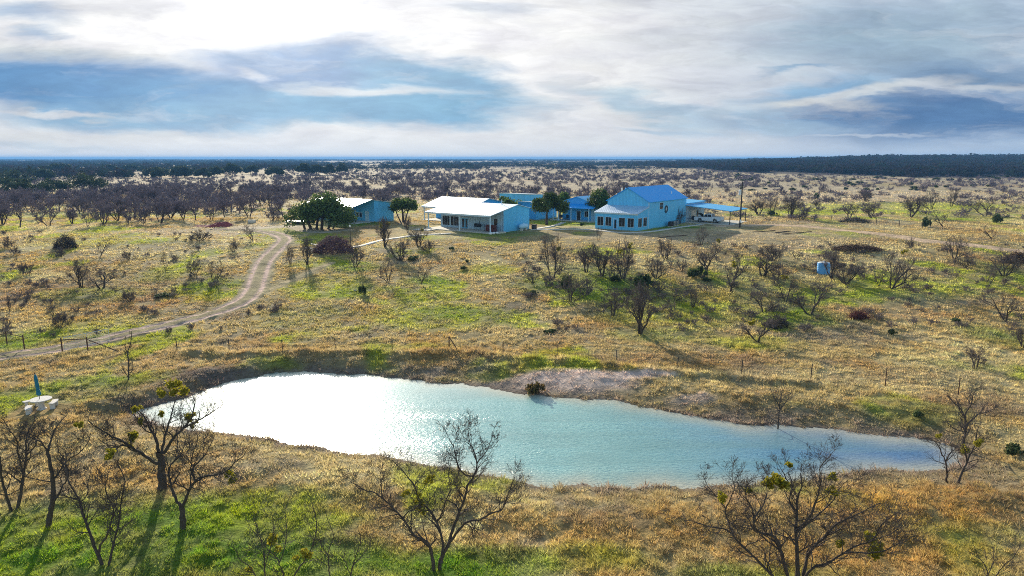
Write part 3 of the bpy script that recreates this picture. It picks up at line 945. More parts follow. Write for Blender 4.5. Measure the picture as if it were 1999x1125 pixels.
# sunroom leaning on the gable
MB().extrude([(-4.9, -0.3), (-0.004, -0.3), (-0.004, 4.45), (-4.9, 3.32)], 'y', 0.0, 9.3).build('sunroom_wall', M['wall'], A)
MB().extrude([(-5.15, 3.28), (-0.01, 4.47), (-0.01, 4.58), (-5.15, 3.39)], 'y', -0.22, 9.52).build('sunroom_roof', M['roof'], A)
MB().box(-5.06, -4.96, -0.2, 9.5, 3.10, 3.27).build('fascia', M['trim'], A)
for f0, f1 in ((0.055, 0.2), (0.255, 0.39), (0.58, 0.715), (0.785, 0.925)):
    window(A, 'x', -4.9, 9.3 * (1 - f1), 9.3 * (1 - f0), 0.75, 2.45, 1)
door(A, 'x', -4.9, 9.3 * (1 - 0.53), 9.3 * (1 - 0.455), 2.15, M['wall_deep'], glass=True)
window(A, 'y', 0, -4.55, -3.0, 0.75, 2.45, 1)
window(A, 'y', 0, -2.3, -0.75, 0.75, 2.45, 1)
# low wing behind the barn
MB().extrude([(-0.0, -0.3), (8.0, -0.3), (8.0, 3.6), (4.0, 4.35), (0.0, 4.1)], 'x', 18.72, 29.5).build('wing_wall', M['wall_grey'], A)
MB().extrude([(-0.25, 4.12), (4.0, 4.38), (8.3, 3.6), (8.3, 3.7), (4.0, 4.5), (-0.25, 4.24)], 'x', 18.97, 29.8).build('wing_roof', M['roof_side'], A)
door(A, 'y', 0, 21.6, 24.4, 2.5, M['white'])
door(A, 'y', 0, 24.9, 25.8, 2.3, M['glass'])
KEEP_CLEAR.append((A.location.copy(), -5.2, 30, -0.3, 9.6))

# --- carport
K = thing('carport', 'open carport with sky tinted blue sheet roof on thin posts beside the barn house', 'carport', A.location, GA)
MB().extrude([(-0.004, 3.72), (-10.2, 2.86), (-10.2, 2.98), (-0.004, 3.84)], 'x', 18.3, 29.0).build('roof', M['roof_side'], K)
for xx in (18.5, 28.6):
    MB().box(xx - 0.07, xx + 0.07, -10.05, -9.91, -0.2, 2.86).build('post', M['dark'], K)
MB().box(18.4, 28.9, -9.95, -9.85, 2.72, 2.865).build('beam', M['steel'], K)
MB().box(18.2, 29.2, -10.4, -0.02, -0.10, 0.10).build('slab', M['concrete'], K)
KEEP_CLEAR.append((A.location.copy(), 18, 29.4, -10.6, 0))

# --- porch house in front of the barn's neighbour
B = thing('porch_house', 'low metal house with wide white roof, deep porch and sky tinted blue gable', 'house', place(957.6, 456), GA)
long_house(B, None, 12.5, 16.3, 3.40, 8.4, 5.0, 4.15, 4.0, 1, M['wall_grey'], M['roof'])
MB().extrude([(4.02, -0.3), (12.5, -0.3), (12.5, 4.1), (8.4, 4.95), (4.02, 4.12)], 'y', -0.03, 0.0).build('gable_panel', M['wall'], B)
for yy in (0.15, 7.8, 16.1):
    post(B, 0.12, yy, 3.38)
MB().box(-0.4, 3.996, -0.6, 16.8, -0.25, 0.14).build('porch_slab', M['concrete'], B)
window(B, 'x', 4.0, 13.84, 15.8, 0.55, 2.4, 2); window(B, 'x', 4.0, 11.4, 13.5, 0.55, 2.4, 2)
door(B, 'x', 4.0, 9.8, 10.6, 2.2, M['wall'], glass=True); door(B, 'x', 4.0, 8.9, 9.7, 2.2, M['wall'], glass=True)
window(B, 'x', 4.0, 1.4, 2.3, 1.2, 2.5, 0)
MB().tube([(8.0, 3.5, 4.8), (8.0, 3.5, 5.9)], 0.08).build('vent_pipe', M['trim'], B)
MB().box(-3.0, -0.42, 13.5, 17.6, -0.1, 0.06).build('apron', M['concrete'], B)

# --- house with the same roof behind it
Cc = thing('roofed_house', 'long white roofed house standing behind the porch house', 'house', place(827, 428.5), GA)
long_house(Cc, None, 11.5, 14.0, 3.2, 6.5, 5.0, 4.1, 4.2, -1, M['wall_deep'], M['roof'])
for yy in (-0.15, -7.0, -13.8):
    post(Cc, 0.12, yy, 3.18)
MB().box(-0.3, 4.196, -14.4, 0.4, -0.2, 0.12).build('porch_slab', M['concrete'], Cc)
window(Cc, 'x', 4.2, -4.4, -2.4, 0.8, 2.3, 1)

# --- two sky tinted blue sheds seen over the porch house
D = thing('sky_tinted_shed', 'deep sky tinted blue metal shed behind the porch house gable', 'shed', place(1046.7, 429), GA)
MB().extrude([(0, -0.3), (8.5, -0.3), (8.5, 3.5), (0, 4.05)], 'y', 0.0, 5.2).build('wall', M['wall_deep'], D)
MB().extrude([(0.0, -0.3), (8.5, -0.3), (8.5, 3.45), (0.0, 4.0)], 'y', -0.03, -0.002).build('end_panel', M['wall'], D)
MB().extrude([(-0.25, 4.07), (8.7, 3.5), (8.7, 3.6), (-0.25, 4.19)], 'y', -0.25, 5.4).build('roof', M['roof'], D)
KEEP_CLEAR.append((D.location.copy(), -0.2, 8.7, -0.2, 5.4))
E = thing('flat_shed', 'low flat roofed sky tinted blue shed rising behind the live oaks', 'shed', (5.5, 197, 0), GA)
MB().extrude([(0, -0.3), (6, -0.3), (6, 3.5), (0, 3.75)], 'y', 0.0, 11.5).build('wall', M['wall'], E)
MB().extrude([(-0.25, 3.76), (6.2, 3.5), (6.2, 3.62), (-0.25, 3.9)], 'y', -0.25, 11.7).build('roof', M['roof'], E)

# --- gabled cottage with porch between the oaks
Fc = thing('gabled_cottage', 'small gabled sky tinted blue cottage with lean-to porch between two oaks', 'house', place(1149, 433.5), GA)
MB().extrude([(0.9, -0.3), (8.5, -0.3), (8.5, 4.2), (4.7, 5.3), (0.9, 4.2)], 'x', 2.5, 11.5).build('wall', M['wall_deep'], Fc)
MB().box(2.52, 9.0, -1.0, 0.898, -0.3, 3.0).build('side_wall', M['wall_grey'], Fc)
MB().extrude([(0.6, 4.10), (4.7, 5.31), (8.8, 4.10), (8.8, 4.2), (4.7, 5.43), (0.6, 4.2)], 'x', 2.3, 11.7).build('roof', M['roof_side'], Fc)
MB().extrude([(-0.35, 2.95), (2.49, 3.65), (2.49, 3.75), (-0.35, 3.05)], 'y', -1.2, 9.9).build('porch_roof', M['roof_shaded'], Fc)
for yy in (0.0, 4.6, 9.4, 8.0):
    post(Fc, 0.0, yy, 2.96, 0.08)
MB().box(-0.4, 2.49, -1.2, 10.0, -0.2, 0.12).build('porch_slab', M['concrete'], Fc)
door(Fc, 'x', 2.5, 3.6, 4.55, 2.15, M['dark']); window(Fc, 'x', 2.5, 1.5, 2.5, 0.95, 2.2, 1, frame=M['white'])
KEEP_CLEAR.append((Fc.location.copy(), -0.4, 11.5, -1.2, 10))

# --- house behind the great oak
gp = place(732, 433)
G0 = Vector((gp.x - 6 * 0.6, gp.y - 6 * 0.8, 0))
Gh = thing('oak_house', 'sky tinted blue porch house half hidden behind the great spreading oak', 'house', G0, GA)
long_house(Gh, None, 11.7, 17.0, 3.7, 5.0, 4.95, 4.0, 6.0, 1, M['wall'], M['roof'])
MB().extrude([(3.6, -0.3), (5.99, -0.3), (5.99, 4.6), (3.6, 4.3)], 'y', 6.5, 16.99).build('room_wall', M['wall_deep'], Gh)
door(Gh, 'x', 6.0, 1.9, 2.95, 2.2, M['tank'])
window(Gh, 'x', 6.0, 4.2, 5.0, 0.9, 1.9, 0, frame=M['white']); window(Gh, 'x', 6.0, 5.3, 6.1, 0.9, 1.9, 0, frame=M['white'])
MB().box(-0.4, 5.99, -0.3, 6.4, -0.2, 0.10).build('porch_slab', M['concrete'], Gh)
for yy in (8.0, 16.8):
    post(Gh, 0.12, yy, 3.68)


TABLE = ground(82, 800)


def clear_of_buildings(x, y):
    m = (x - TABLE[0]) ** 2 + (y - TABLE[1]) ** 2 < 1.9 ** 2
    for loc, x0, x1, y0, y1 in KEEP_CLEAR:
        lx = (x - loc.x) * GX[0] + (y - loc.y) * GX[1]
        ly = (x - loc.x) * GY[0] + (y - loc.y) * GY[1]
        m |= (lx > x0) & (lx < x1) & (ly > y0) & (ly < y1)
    return m


# ------------------------------------------------------------------ grass tussocks
def build_grass():
    rng = np.random.default_rng(7)
    bands = [  # y0, y1, tussocks per m2, blades, height, width, spread
        (15, 34, 20.0, 24, 0.22, 0.019, 0.17),
        (34, 64, 14.0, 15, 0.23, 0.028, 0.19),
        (64, 100, 7.0, 10, 0.27, 0.048, 0.24),
        (100, 165, 2.6, 8, 0.32, 0.075, 0.34),
        (165, 300, 0.28, 6, 0.55, 0.15, 0.55),
    ]
    for y0, y1, dens, nb, hh, ww, spr in bands:
        area = 0.80 * (y1 ** 2 - y0 ** 2) + 28 * (y1 - y0)
        n = int(area * dens)
        y = -17.5 + np.sqrt((y0 + 17.5) ** 2 + rng.random(n) * ((y1 + 17.5) ** 2 - (y0 + 17.5) ** 2))
        x = (rng.random(n) * 2 - 1) * (0.80 * y + 14)
        z, d, far = land_z(x, y, True)
        cell = 0.62 if y1 < 70 else (1.0 if y1 < 110 else 2.0)
        nz = fbm(x / cell, y / (cell * 1.25), 71, 2)
        cover = fbm(x / 3.5, y / 3.5, 72, 3)
        bare = np.zeros(n)
        for gx, gy, rx, ry, col, s in _PW:
            if col is CLAY:
                bare = np.maximum(bare, np.clip(1.3 - ((x - gx) / rx) ** 2 - ((y - gy) / ry) ** 2, 0, 1))
        ok = (d > 0.10 + 0.55 * fbm(x / 1.6, y / 1.6, 78, 3) ** 2) & ~near_track(x, y) & ~clear_of_buildings(x, y) & (rng.random(n) > bare * 0.80) & (nz * 0.72 + cover * 0.28 > 0.35)
        lawn = np.clip(1.2 - ((x - 10) / 75) ** 2 - ((y - 134) / 17) ** 2, 0, 1)       # mown yard round the houses
        ok &= rng.random(n) > lawn * 0.55
        x, y, z, nz, d, far, lawn = (q[ok] for q in (x, y, z, nz, d, far, lawn)); n = len(x)
        c = ground_colour(x, y, d, far) * (0.70 + 0.62 * rng.random((n, 1)))
        gm = np.clip((c[:, 1] - c[:, 0]) * 10, 0, 1)[:, None] * (rng.random((n, 1)) ** 1.5) * 0.6
        c = c * (1 - gm) + np.array([0.42, 0.42, 0.07]) * gm
        c = c * 1.28 + rng.normal(0, 0.012, (n, 3))
        size = hh * (0.45 + 1.1 * nz) * (0.75 + 0.5 * rng.random(n)) * (1 - 0.72 * lawn)
        size *= 1 - 0.30 * np.exp(-(d / 2.6) ** 2) * far
        if y0 > 30 and y1 < 110:
            size *= 1 + 0.7 * berm(x, y)
        size *= 1 + 0.9 * np.exp(-((d - 0.4) / 0.35) ** 2) * (fbm(x / 1.8, y / 1.8, 77, 2) > 0.5)
        green = np.clip((c[:, 1] - c[:, 0]) * 12, 0, 1)
        size *= 1 - 0.25 * green
        # blades
        N = n * nb
        ti = np.repeat(np.arange(n), nb)
        ang = rng.random(N) * 2 * math.pi
        lean = 0.30 + 1.15 * rng.random(N) ** 0.8
        L = size[ti] * (0.6 + 0.6 * rng.random(N))
        rad = spr * np.sqrt(rng.random(N)) * 0.8
        bx = x[ti] + np.cos(ang) * rad; by = y[ti] + np.sin(ang) * rad
        bz = z[ti] - 0.03
        dx = np.cos(ang) * np.sin(lean); dy = np.sin(ang) * np.sin(lean); dz = np.cos(lean)
        a2 = rng.random(N) * math.pi
        wx = np.cos(a2) * ww * (0.7 + 0.6 * rng.random(N)); wy = np.sin(a2) * ww * (0.7 + 0.6 * rng.random(N))
        v = np.empty((N, 3, 3))
        v[:, 0] = np.stack([bx - wx, by - wy, bz], 1)
        v[:, 1] = np.stack([bx + wx, by + wy, bz], 1)
        v[:, 2] = np.stack([bx + dx * L, by + dy * L, bz + dz * L], 1)
        cc = np.repeat(c[ti][:, None], 3, 1)
        o = mesh_np('grass', v.reshape(-1, 3), np.arange(N * 3).reshape(-1, 3), M['grass'], np.clip(cc, 0.01, 0.85).reshape(-1, 3))
        tag(o, 'tufted dry and green winter grass covering the pasture', 'grass', kind='stuff')


build_grass()

# ------------------------------------------------------------------ trees
UP = np.array([0, 0, 1.0])


def norm(v):
    return v / (np.linalg.norm(v) + 1e-9)


class Tree:
    """grows crooked limbs; thick wood is one connected looking trunk mesh, fine twigs a crown mesh"""
    def __init__(self, seed):
        self.r = np.random.default_rng(seed)
        self.lines = {}          # level -> list of (pts, radii)
        self.tips = []

    def put(self, lev, pts, rad):
        self.lines.setdefault(lev, []).append((np.array(pts), np.array(rad)))

    def limb(self, p, d, L, r, lev, maxlev, P):
        g = self.r
        n = max(2, int(round(P['segs'][min(lev, len(P['segs']) - 1)])))
        pts = [np.array(p, float)]; rad = [r]
        d = norm(np.array(d, float))
        end = r * P['taper']
        for i in range(n):
            d = norm(d + g.normal(0, P['wander'], 3) + UP * P['trop'] * (1 if lev > 0 else 0.4))
            pts.append(pts[-1] + d * L / n)
            rad.append(max(P['rmin'], r + (end - r) * (i + 1) / n))
        self.put(lev, pts, rad)
        if lev >= maxlev:
            self.tips.append(pts[-1])
        self.spawn(pts, rad, L, lev, maxlev, P)

    def spawn(self, pts, rad, L, lev, maxlev, P, tmin=0.3):
        if lev >= maxlev:
            return
        g = self.r
        pts = np.array(pts); m = len(pts) - 1
        k = P['kids'][min(lev, len(P['kids']) - 1)]
        k = int(k + g.random())
        for j in range(k):
            t = tmin + (1 - tmin) * (j + g.random()) / k if j < k - 1 else 0.985
            a = min(int(t * m), m - 1); f = t * m - a
            q = pts[a] * (1 - f) + pts[a + 1] * f
            dd = norm(pts[a + 1] - pts[a])
            side = norm(np.cross(dd, g.normal(0, 1, 3)))
            an = math.radians(g.uniform(*P['angle'])) * (0.45 if j == k - 1 else 1)
            nd = dd * math.cos(an) + side * math.sin(an)
            nd[2] += P['lift'] * g.random()
            rr = max(P['rmin'], (rad[a] * (1 - f) + rad[a + 1] * f) * g.uniform(0.5, 0.72))
            self.limb(q, nd, L * g.uniform(*P['ratio']) * (1.1 - 0.35 * t), rr, lev + 1, maxlev, P)

    def trunk_mesh(self, levs, k):
        mb_v = []; mb_f = []; b = 0
        for lev in levs:
            for pts, rad in self.lines.get(lev, []):
                n = len(pts)
                tg = np.gradient(pts, axis=0)
                tg /= np.linalg.norm(tg, axis=1)[:, None] + 1e-9
                a = np.cross(tg, np.array([0.31, 0.55, 0.77])); a /= np.linalg.norm(a, axis=1)[:, None] + 1e-9
                c = np.cross(tg, a)
                th = np.arange(k) * 2 * math.pi / k
                ring = pts[:, None] + rad[:, None, None] * (a[:, None] * np.cos(th)[None, :, None] + c[:, None] * np.sin(th)[None, :, None])
                mb_v.append(ring.reshape(-1, 3))
                i = b + np.arange(n * k).reshape(n, k)
                j = np.roll(i, -1, 1)
                mb_f.append(np.stack([i[:-1], j[:-1], j[1:], i[1:]], 2).reshape(-1, 4))
                b += n * k
        if not mb_v:
            return None
        return np.vstack(mb_v), np.vstack(mb_f)

    def parts(self, root, cut, mats, k0=7, k1=3):
        levs = sorted(self.lines)
        t = self.trunk_mesh([l for l in levs if l < cut], k0)
        if t: mesh_np('trunk', t[0], t[1], mats[0], smooth=True, parent=root)
        t = self.trunk_mesh([l for l in levs if l >= cut], k1)
        if t: mesh_np('crown', t[0], t[1], mats[1], smooth=False, parent=root)


def leaf_cloud(rng, centres, radii, n, size, col, colvar=0.35, squash=0.8, shell=0.55):
    """leaf clumps as many small faces spread through a few blobs"""
    centres = np.array(centres, float); radii = np.array(radii, float)
    w = radii ** 2; w = w / w.sum()
    ci = rng.choice(len(centres), n, p=w)
    d = rng.normal(0, 1, (n, 3)); d /= np.linalg.norm(d, axis=1)[:, None]
    rr = radii[ci] * (shell + (1 - shell) * rng.random(n)) ** 0.8 * (0.8 + 0.35 * rng.random(n))
    nrm = d.copy()
    p = centres[ci] + d * rr[:, None] * np.array([1, 1, squash])
    s = size * (0.5 + rng.random(n))
    t1 = np.cross(nrm + rng.normal(0, 0.9, (n, 3)), rng.normal(0, 1, (n, 3))); t1 /= np.linalg.norm(t1, axis=1)[:, None]
    t2 = np.cross(nrm + rng.normal(0, 0.6, (n, 3)), t1); t2 /= np.linalg.norm(t2, axis=1)[:, None]
    v = np.stack([p - t1 * s[:, None] * 0.5, p + t2 * s[:, None] * 0.6, p + t1 * s[:, None] * 0.5, p - t2 * s[:, None] * 0.35], 1)
    blob = 1 + (rng.random(len(centres)) - 0.5) * 0.5
    c = np.array(col)[None] * (blob[ci] * (1 - colvar + 2 * colvar * rng.random(n)))[:, None]
    c[:, 0] *= 0.85 + 0.4 * rng.random(n)
    return v.reshape(-1, 3), np.arange(4 * n).reshape(-1, 4), np.repeat(c, 4, 0)


def mistletoe(root, p, r, seed):
    g = np.random.default_rng(seed)
    k = 5
    cs = g.normal(0, 0.45, (k, 3)) * r + np.array(p)
    n = int(160 + 240 * min(r, 1.2))
    v, f, c = leaf_cloud(g, cs, [r * 0.62] * k, n, 0.30 * r + 0.03, (0.3, 0.27, 0.03), 0.3, 1.0, 0.3)
    return mesh_np('mistletoe', v, f, M['mistletoe'], c, parent=root)


# --- near trees: main limbs follow the photograph, each limb at its own depth
def at_depth(px, py, yd):
    dx, dy, dz = ray(px, py)
    t = yd / dy
    return np.array([dx * t, yd, H + dz * t])


NEAR_P = dict(segs=[6, 5, 5, 4, 3, 2], kids=[4, 5.0, 4.7, 4.0, 3.2], wander=0.20, taper=0.45, trop=0.05, rmin=0.0048,
              angle=(28, 70), ratio=(0.42, 0.74), lift=0.25)
FRESH = []      # spots under trees


def near_tree(name, label, base, limbs, w0, seed, mist=(), kid_len=1.0, maxlev=5, cat='tree', group=None, depth_amp=1.0, dens=1.0):
    b = ground(*base)
    bz = gz(b[0], b[1])
    yd = b[1]
    root = thing(name, label, cat, (b[0], b[1], bz), 0, group)
    T = Tree(seed)
    off = np.array([b[0], b[1], bz])
    px2m = yd / F
    P = dict(NEAR_P); P['kids'] = [q * dens for q in NEAR_P['kids']]
    for li, L in enumerate(limbs):
        pts_px, wa, wb = L[0], L[1], L[2]
        dy0 = L[3] if len(L) > 3 else 0.0
        dy1 = L[4] if len(L) > 4 else T.r.uniform(-1.2, 1.2) * depth_amp
        m = len(pts_px)
        pts = [at_depth(a, c, yd + dy0 + (dy1 - dy0) * i / (m - 1)) for i, (a, c) in enumerate(pts_px)]
        pts = np.array(pts)
        if li == 0 or (len(L) > 5 and L[5]):
            pts[0][2] = min(pts[0][2], bz) - 0.15
        p = smooth_line(pts, 0.16)
        p[1:-1] += T.r.normal(0, 0.012, p[1:-1].shape)
        r = np.linspace(wa, wb, len(p)) * px2m * 0.38
        r = np.maximum(r * (1 + 0.10 * np.sin(np.arange(len(p)) * 1.7 + li)), 0.007)
        T.put(0, p - off, r)
        ln = np.linalg.norm(np.diff(p, axis=0), axis=1).sum()
        tm = 0.35 if li == 0 and m > 3 and wa > 9 else 0.2
        if wb < 7.5:
            Q = dict(P); 
            kk = max(3, ln * 3.6 * dens)
            Q['kids'] = [kk] + list(P['kids'][1:])
            T.spawn(p - off, r, min(1.55, 0.42 * ln + 0.32) * kid_len, 1, maxlev, {**Q, 'kids': [kk, kk] + list(P['kids'][2:])}, tm)
    T.parts(root, 2, (M['bark'], M['twig']), 8, 3)
    for j, (mx, my, mr) in enumerate(mist):
        q = at_depth(mx, my, yd + T.r.uniform(-0.4, 0.4)) - off
        mistletoe(root, q, mr * px2m, seed * 17 + j)
    return root


near_tree('mesquite_tree', 'bare forked tree with dark trunk burl and yellow mistletoe clumps over the pond tip', (317, 957),
          [([(317, 957), (316, 930), (315, 904), (311, 884)], 25, 17, 0, 0),
           ([(313, 906), (301, 905), (284, 891), (263, 879), (240, 863), (219, 853), (195, 839), (171, 822)], 9, 2, 0, -1.6),
           ([(310, 882), (304, 856), (293, 839), (286, 822), (274, 805), (263, 795)], 9, 2, 0, 0.8),
           ([(316, 886), (320, 860), (328, 832), (337, 805), (342, 781)], 8, 2, 0, 1.5),
           ([(320, 886), (339, 856), (356, 839), (373, 819), (380, 791), (378, 776)], 9, 2, 0, -0.8),
           ([(356, 839), (387, 822), (411, 808), (438, 788)], 5, 1.5, -0.4, 1.0),
           ([(286, 835), (262, 812), (240, 791), (232, 776)], 4, 1.5, 0.4, 1.4),
           ([(250, 868), (228, 872), (208, 868), (192, 858)], 3, 1.2, -1, -2.0)], 25, 101,
          [(265, 801, 8), (370, 813, 11), (262, 852, 12), (252, 868, 8), (349, 754, 16), (335, 762, 12), (318, 770, 11), (375, 832, 7), (274, 824, 7), (313, 812, 7)])
near_tree('mesquite_tree', 'bare low tree with stubby trunk and long arm ending in mistletoe, on green grass', (357, 1038),
          [([(358, 1038), (356, 1012), (356, 1000), (354, 990)], 19, 13, 0, 0),
           ([(354, 992), (342, 973), (335, 952), (330, 925), (334, 908), (346, 897), (356, 884), (363, 860)], 9, 2, 0, 0.9),
           ([(356, 992), (368, 962), (380, 942), (397, 932), (421, 928), (441, 921), (459, 904), (476, 890)], 9, 2, 0, -1.2),
           ([(380, 943), (376, 918), (387, 904), (400, 890), (411, 870), (418, 853)], 6, 1.6, -0.4, 0.9),
           ([(372, 955), (373, 911), (375, 887), (383, 870), (387, 848)], 4, 1.5, -0.2, -1.0),
           ([(333, 935), (318, 925), (302, 927), (284, 915)], 3, 1.2, 0.3, 1.0)], 19, 102, [(453, 928, 11), (452, 938, 8)])
near_tree('mesquite_tree', 'bare tree of two diverging stems by the picture edge below the stone picnic table', (28, 995),
          [([(32, 996), (41, 959), (46, 925), (51, 890), (51, 856), (58, 839), (68, 822)], 11, 2, 0, 0.8),
           ([(24, 996), (10, 962), (3, 932), (1, 904), (-6, 870)], 9, 2.5, 0, -0.8, 1),
           ([(50, 892), (68, 873), (74, 853), (84, 835)], 4, 1.5, 0.3, 1.2),
           ([(45, 926), (36, 887), (32, 860), (20, 843), (8, 822)], 5, 1.5, 0.1, -1.0)], 11, 103)
near_tree('mesquite_tree', 'bare tree with tall bent dark trunk and wide thin crown, second from the picture edge', (90, 1034),
          [([(90, 1036), (99, 1000), (103, 973), (103, 938), (97, 904), (92, 880)], 16, 8, 0, 0),
           ([(93, 884), (82, 867), (62, 855), (44, 846)], 5, 1.6, 0, -0.8),
           ([(94, 882), (99, 863), (106, 843), (116, 826), (130, 812)], 6, 1.6, 0, 0.9),
           ([(103, 985), (109, 976), (123, 949), (133, 930), (127, 901), (116, 884), (112, 868)], 6, 1.6, 0, -0.7),
           ([(103, 940), (116, 921), (130, 901), (151, 887), (171, 867), (178, 843)], 5, 1.5, 0, 1.2),
           ([(101, 942), (75, 938), (51, 931), (30, 918)], 3.5, 1.2, 0, -1.1)], 16, 104, [(151, 829, 8)])
near_tree('mesquite_tree', 'bare tree splitting low into three long upright stems on bright green grass', (204, 1110),
          [([(204, 1112), (188, 1075), (174, 1038), (161, 1003), (154, 976), (140, 952), (130, 932), (126, 912)], 11, 2, 0, 0.5),
           ([(194, 1078), (195, 1065), (209, 1045), (221, 1003), (219, 990), (205, 959), (209, 932)], 6, 1.6, 0, -0.9),
           ([(208, 1112), (221, 1068), (233, 1014), (238, 973), (243, 942), (236, 918), (226, 904)], 8, 1.8, 0, 0.8, 1),
           ([(156, 982), (171, 966), (172, 940), (178, 915)], 3.5, 1.3, 0.3, 0.9)], 11, 105, [(215, 884, 10), (212, 893, 7)])
near_tree('mesquite_tree', 'bare spreading tree of two dark stems whose fine crown crosses the near pond edge', (858, 1112),
          [([(864, 1122), (858, 1102), (876, 1062), (885, 1031), (898, 998), (907, 976), (913, 949), (925, 930), (931, 909), (924, 881), (916, 860), (913, 838)], 12, 1.8, 0, 0.9),
           ([(850, 1122), (842, 1080), (833, 1059), (812, 1050), (796, 1028), (781, 1007), (766, 991), (747, 973), (726, 961), (707, 955), (684, 942)], 11, 1.8, 0, -0.8, 1),
           ([(861, 1100), (864, 1065), (861, 1044), (852, 1019), (836, 995), (818, 976), (812, 955), (799, 936), (781, 915), (766, 899)], 9, 1.8, 0, 1.2),
           ([(852, 1019), (861, 1007), (870, 979), (878, 958), (876, 927), (880, 905)], 5, 1.5, 0.5, -0.6),
           ([(925, 931), (910, 930), (894, 912), (888, 881), (876, 857)], 5, 1.5, 0.6, -0.3),
           ([(931, 905), (950, 881), (959, 860), (962, 845)], 3.5, 1.3, 0.7, 1.3),
           ([(876, 1062), (894, 1038), (913, 1019), (937, 1016), (956, 1005), (980, 995), (990, 970), (1005, 933)], 8, 1.6, 0.1, -1.0),
           ([(745, 975), (745, 950), (743, 925), (748, 905)], 3, 1.2, -0.5, 0.6)], 12, 106,
          [(793, 962, 9), (821, 990, 10), (816, 973, 8), (837, 938, 9)])
near_tree('mesquite_tree', 'largest bare tree, many grey limbs and big green mistletoe balls, below the pond', (1552, 1150),
          [([(1557, 1152), (1557, 1122), (1555, 1070), (1553, 1028), (1557, 1002), (1555, 980), (1565, 950), (1562, 925)], 16, 2, 0, 0.4),
           ([(1556, 1004), (1540, 976), (1546, 957), (1535, 935), (1520, 908)], 7, 1.6, 0.2, 1.2),
           ([(1548, 1145), (1535, 1118), (1525, 1077), (1512, 1051), (1482, 1040), (1471, 1025), (1471, 1002), (1460, 980), (1454, 961), (1465, 938)], 13, 1.8, 0, -1.0, 1),
           ([(1540, 1148), (1505, 1122), (1475, 1092), (1449, 1066), (1434, 1051), (1419, 1036), (1381, 1028), (1362, 1021), (1336, 1017)], 10, 1.8, 0, 0.9, 1),
           ([(1434, 1051), (1422, 1021), (1417, 995), (1434, 954), (1430, 935)], 6, 1.6, 0.5, -0.4),
           ([(1417, 995), (1398, 970), (1381, 950), (1374, 932)], 3.5, 1.3, 0.2, 1.2),
           ([(1566, 1130), (1576, 1092), (1587, 1070), (1610, 1051), (1632, 1025), (1658, 1013), (1688, 998), (1718, 983)], 11, 1.8, 0, 1.3, 1),
           ([(1570, 1128), (1580, 1115), (1617, 1100), (1647, 1081), (1673, 1066), (1700, 1058), (1722, 1025), (1748, 1002)], 9, 1.7, 0, -1.2, 1),
           ([(1647, 1081), (1681, 1081), (1722, 1077), (1748, 1066), (1789, 1047)], 5, 1.4, -0.7, -2.0),
           ([(1556, 1036), (1580, 1010), (1595, 972), (1602, 946), (1602, 912), (1621, 890)], 7, 1.6, 0.1, -0.8),
           ([(1555, 1040), (1606, 998), (1628, 976), (1636, 957), (1660, 935)], 6, 1.5, 0.1, 0.9),
           ([(1471, 1012), (1490, 985), (1497, 955), (1490, 930)], 5, 1.5, -0.8, 0.4),
           ([(1700, 1058), (1720, 1050), (1745, 1040), (1770, 1020)], 3, 1.2, -0.9, 0.4)], 16, 107,
          [(1512, 933, 17), (1500, 945, 12), (1530, 944, 12), (1625, 935, 10), (1625, 962, 10), (1701, 1068, 20), (1707, 1082, 16), (1407, 972, 11), (1542, 910, 8), (1462, 960, 7), (1640, 1062, 9)], kid_len=1.05)
near_tree('bare_sapling', 'thin bare sapling with two mistletoe clumps at the bottom edge', (560, 1140),
          [([(555, 1142), (551, 1117), (539, 1090), (520, 1071), (508, 1050)], 5, 1.5, 0, -0.4),
           ([(570, 1142), (576, 1122), (588, 1105), (603, 1083), (615, 1050), (618, 1019), (608, 982)], 5, 1.5, 0, 0.5, 1),
           ([(545, 1100), (556, 1070), (560, 1040), (556, 1015)], 3, 1.2, 0, 0.7)], 5, 108, [(539, 1060, 15), (590, 1086, 13)], maxlev=4, dens=0.8)
near_tree('bare_sapling', 'slim bare sapling cluster leaning beside a mistletoe laden sapling', (512, 1145),
          [([(518, 1145), (517, 1120), (513, 1071), (502, 1034), (493, 1007)], 4.5, 1.4, 0, 0.4),
           ([(508, 1145), (490, 1110), (470, 1095), (456, 1070)], 3.5, 1.3, 0, -0.4, 1),
           ([(516, 1110), (528, 1070), (534, 1035), (530, 1003)], 3, 1.2, 0, -0.5)], 4, 109, [(484, 1112, 8)], maxlev=4, dens=0.8)
near_tree('bare_sapling', 'single upright bare sapling with crooked tip rising from green turf', (645, 1138),
          [([(645, 1140), (641, 1080), (651, 1050), (640, 1016), (634, 995)], 4, 1.3, 0, 0.3), ([(643, 1090), (626, 1060), (622, 1035)], 2.5, 1.1, 0, -0.5)], 4, 110, maxlev=4, dens=0.8)
near_tree('bare_sapling', 'wispy bare sapling leaning toward the two stemmed spreading tree', (682, 1138),
          [([(680, 1140), (686, 1118), (695, 1086), (704, 1056), (698, 1028)], 4, 1.3, 0, 0.3), ([(690, 1105), (712, 1080), (728, 1050)], 2.5, 1.1, 0, 0.6),
           ([(684, 1120), (672, 1090), (676, 1060)], 2.5, 1.1, 0, -0.5)], 4, 111, maxlev=4, dens=0.8)
near_tree('bare_sapling', 'faint thin bare shrub in the bottom corner beyond the largest tree', (1930, 1140),
          [([(1930, 1142), (1925, 1110), (1908, 1085), (1900, 1065)], 3.5, 1.3, 0, 0.3), ([(1934, 1140), (1955, 1110), (1978, 1090), (1990, 1070)], 3.5, 1.3, 0, -0.4, 1),
           ([(1928, 1125), (1940, 1095), (1938, 1070)], 3, 1.2, 0, 0.4)], 4, 112, maxlev=4, dens=0.9)
